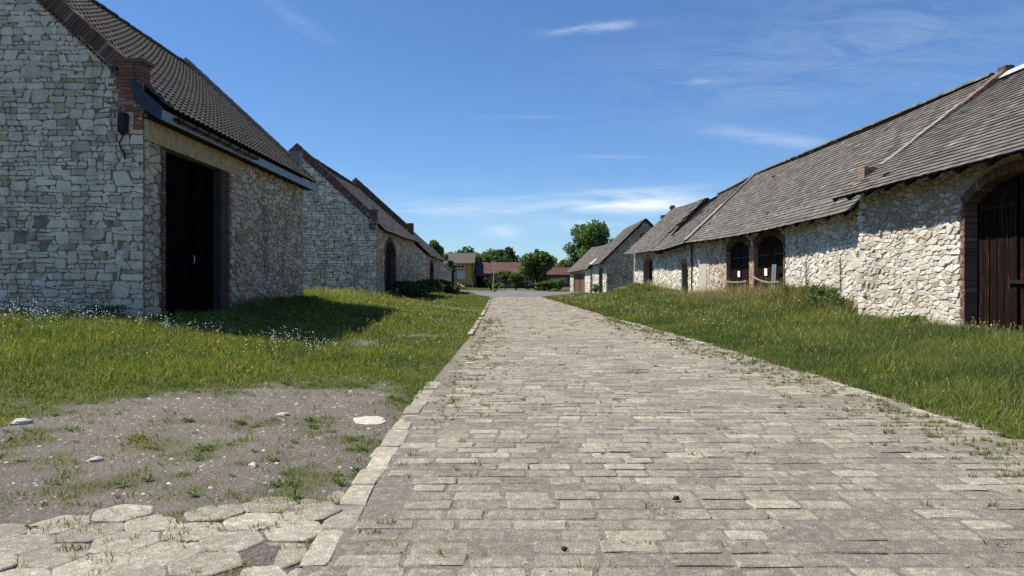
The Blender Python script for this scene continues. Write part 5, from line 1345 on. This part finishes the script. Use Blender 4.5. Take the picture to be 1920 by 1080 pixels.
# ------------------------------------------------------------------ sky, sun, camera
w = bpy.data.worlds.new('World'); SC.world = w; w.use_nodes = True; nt = w.node_tree; nt.nodes.clear()
class WT(NT):
    def __init__(s, tree): s.t = tree
t = WT(nt); out = t.n('ShaderNodeOutputWorld'); bg = t.n('ShaderNodeBackground'); nt.links.new(bg.outputs[0], out.inputs[0])
sky = t.n('ShaderNodeTexSky'); sky.sky_type = 'NISHITA'; sky.sun_disc = False
sky.sun_elevation = math.asin(SUN.z); sky.sun_rotation = math.atan2(SUN.x, SUN.y); sky.altitude = 300; sky.air_density = 1.0; sky.dust_density = .05; sky.ozone_density = 5.0
tc = t.n('ShaderNodeTexCoord'); sep = t.n('ShaderNodeSeparateXYZ'); t.l(tc.outputs['Generated'], sep.inputs[0])
yy = t.math('MAXIMUM', sep.outputs[1], .05); A = t.math('DIVIDE', sep.outputs[0], yy); E = t.math('DIVIDE', sep.outputs[2], yy); front = t.math('GREATER_THAN', sep.outputs[1], .1)
cmb = t.n('ShaderNodeCombineXYZ'); t.l(A, cmb.inputs[0]); t.l(E, cmb.inputs[1]); AE = cmb.outputs[0]
def cl_noise(sx, sy, rot, sc, det=6, rough=.62, dist=.5):
    mp = t.n('ShaderNodeMapping'); t.l(AE, mp.inputs[0]); mp.inputs['Scale'].default_value = (sx, sy, 1); mp.inputs['Rotation'].default_value = (0, 0, rot)
    return t.noise(mp.outputs[0], sc, det, rough, dist)
nA = cl_noise(2.2, 15, -.10, 2.2); nB = cl_noise(2.2, 11, .22, 2.8, 9, .72, .8); nC = cl_noise(5, 16, 0, 3.0, 6, .6, .3)
def blob(px, py, hx, hy, rot, nzf, lo, hi, amp):
    ca, sa = math.cos(rot), math.sin(rot); cx_, cy_ = (px-960)/1350, (530-py)/1350
    a = t.math('SUBTRACT', A, cx_); e = t.math('SUBTRACT', E, cy_)
    u = t.math('ADD', t.math('MULTIPLY', a, ca), t.math('MULTIPLY', e, sa)); v = t.math('SUBTRACT', t.math('MULTIPLY', e, ca), t.math('MULTIPLY', a, sa))
    r = t.math('ADD', t.math('POWER', t.math('DIVIDE', u, hx/1350), 2.0), t.math('POWER', t.math('DIVIDE', v, hy/1350), 2.0))
    g = t.math('POWER', 2.718, t.math('MULTIPLY', r, -1.0))
    k = t.ramp(nzf, [(lo, 0.0), (hi, 1.0)])
    return t.math('MULTIPLY', t.math('MULTIPLY', g, k), amp)
bl = [blob(1118, 52, 85, 9, .10, nC, .38, .62, .50), blob(1060, 388, 300, 12, .02, nA, .36, .66, .75), blob(1200, 378, 120, 17, .03, nA, .30, .60, .75), blob(1130, 362, 170, 6, .06, nA, .35, .6, .4), blob(940, 434, 38, 11, .0, nC, .30, .58, .55), blob(1110, 424, 75, 10, -.03, nC, .30, .58, .55),
      blob(1440, 258, 130, 13, -.13, nA, .35, .66, .42), blob(1160, 294, 60, 4, .0, nA, .3, .6, .22), blob(1320, 153, 60, 5, .0, nC, .35, .6, .22), blob(1620, 90, 420, 110, .15, nB, .38, .78, .28),
      blob(980, 219, 70, 4, 0, nA, .3, .6, .16), blob(540, 25, 90, 14, -.6, nB, .3, .7, .18), blob(960, 400, 600, 60, .0, nA, .35, .8, .22)]
tot = bl[0]
for q in bl[1:]: tot = t.math('ADD', tot, q)
tot = t.math('MULTIPLY', t.math('MULTIPLY', tot, .82), front, clamp=True)
skc = t.mix(1.0, sky.outputs[0], SKY_TINT, 'MULTIPLY')
col = t.mix(tot, skc, (6.0, 6.6, 7.2))
t.l(col, bg.inputs[0]); bg.inputs[1].default_value = SKY_STR
ld = bpy.data.lights.new('sun', 'SUN'); ld.energy = SUN_STR; ld.angle = math.radians(.53); ld.color = (1.0, .93, .81)
lo_ = bpy.data.objects.new('sun', ld); COL.objects.link(lo_); lo_.rotation_euler = (-SUN).to_track_quat('-Z', 'Y').to_euler(); lo_.location = (-30, 20, 60)
cam = bpy.data.cameras.new('camera'); co_ = bpy.data.objects.new('camera', cam); COL.objects.link(co_); SC.camera = co_
co_.location = (0, 0, 1.6); co_.rotation_euler = (math.radians(90), 0, 0); cam.sensor_width = 36; cam.lens = 1350/1920*36; cam.shift_y = -10/1920; cam.clip_end = 5000; cam.clip_start = .05
SC.view_settings.view_transform = 'Standard'; SC.view_settings.look = 'None'; SC.view_settings.exposure = EXPO; SC.view_settings.gamma = 1
SC.cycles.use_denoising = False; SC.cycles.max_bounces = 6; SC.cycles.transparent_max_bounces = 4
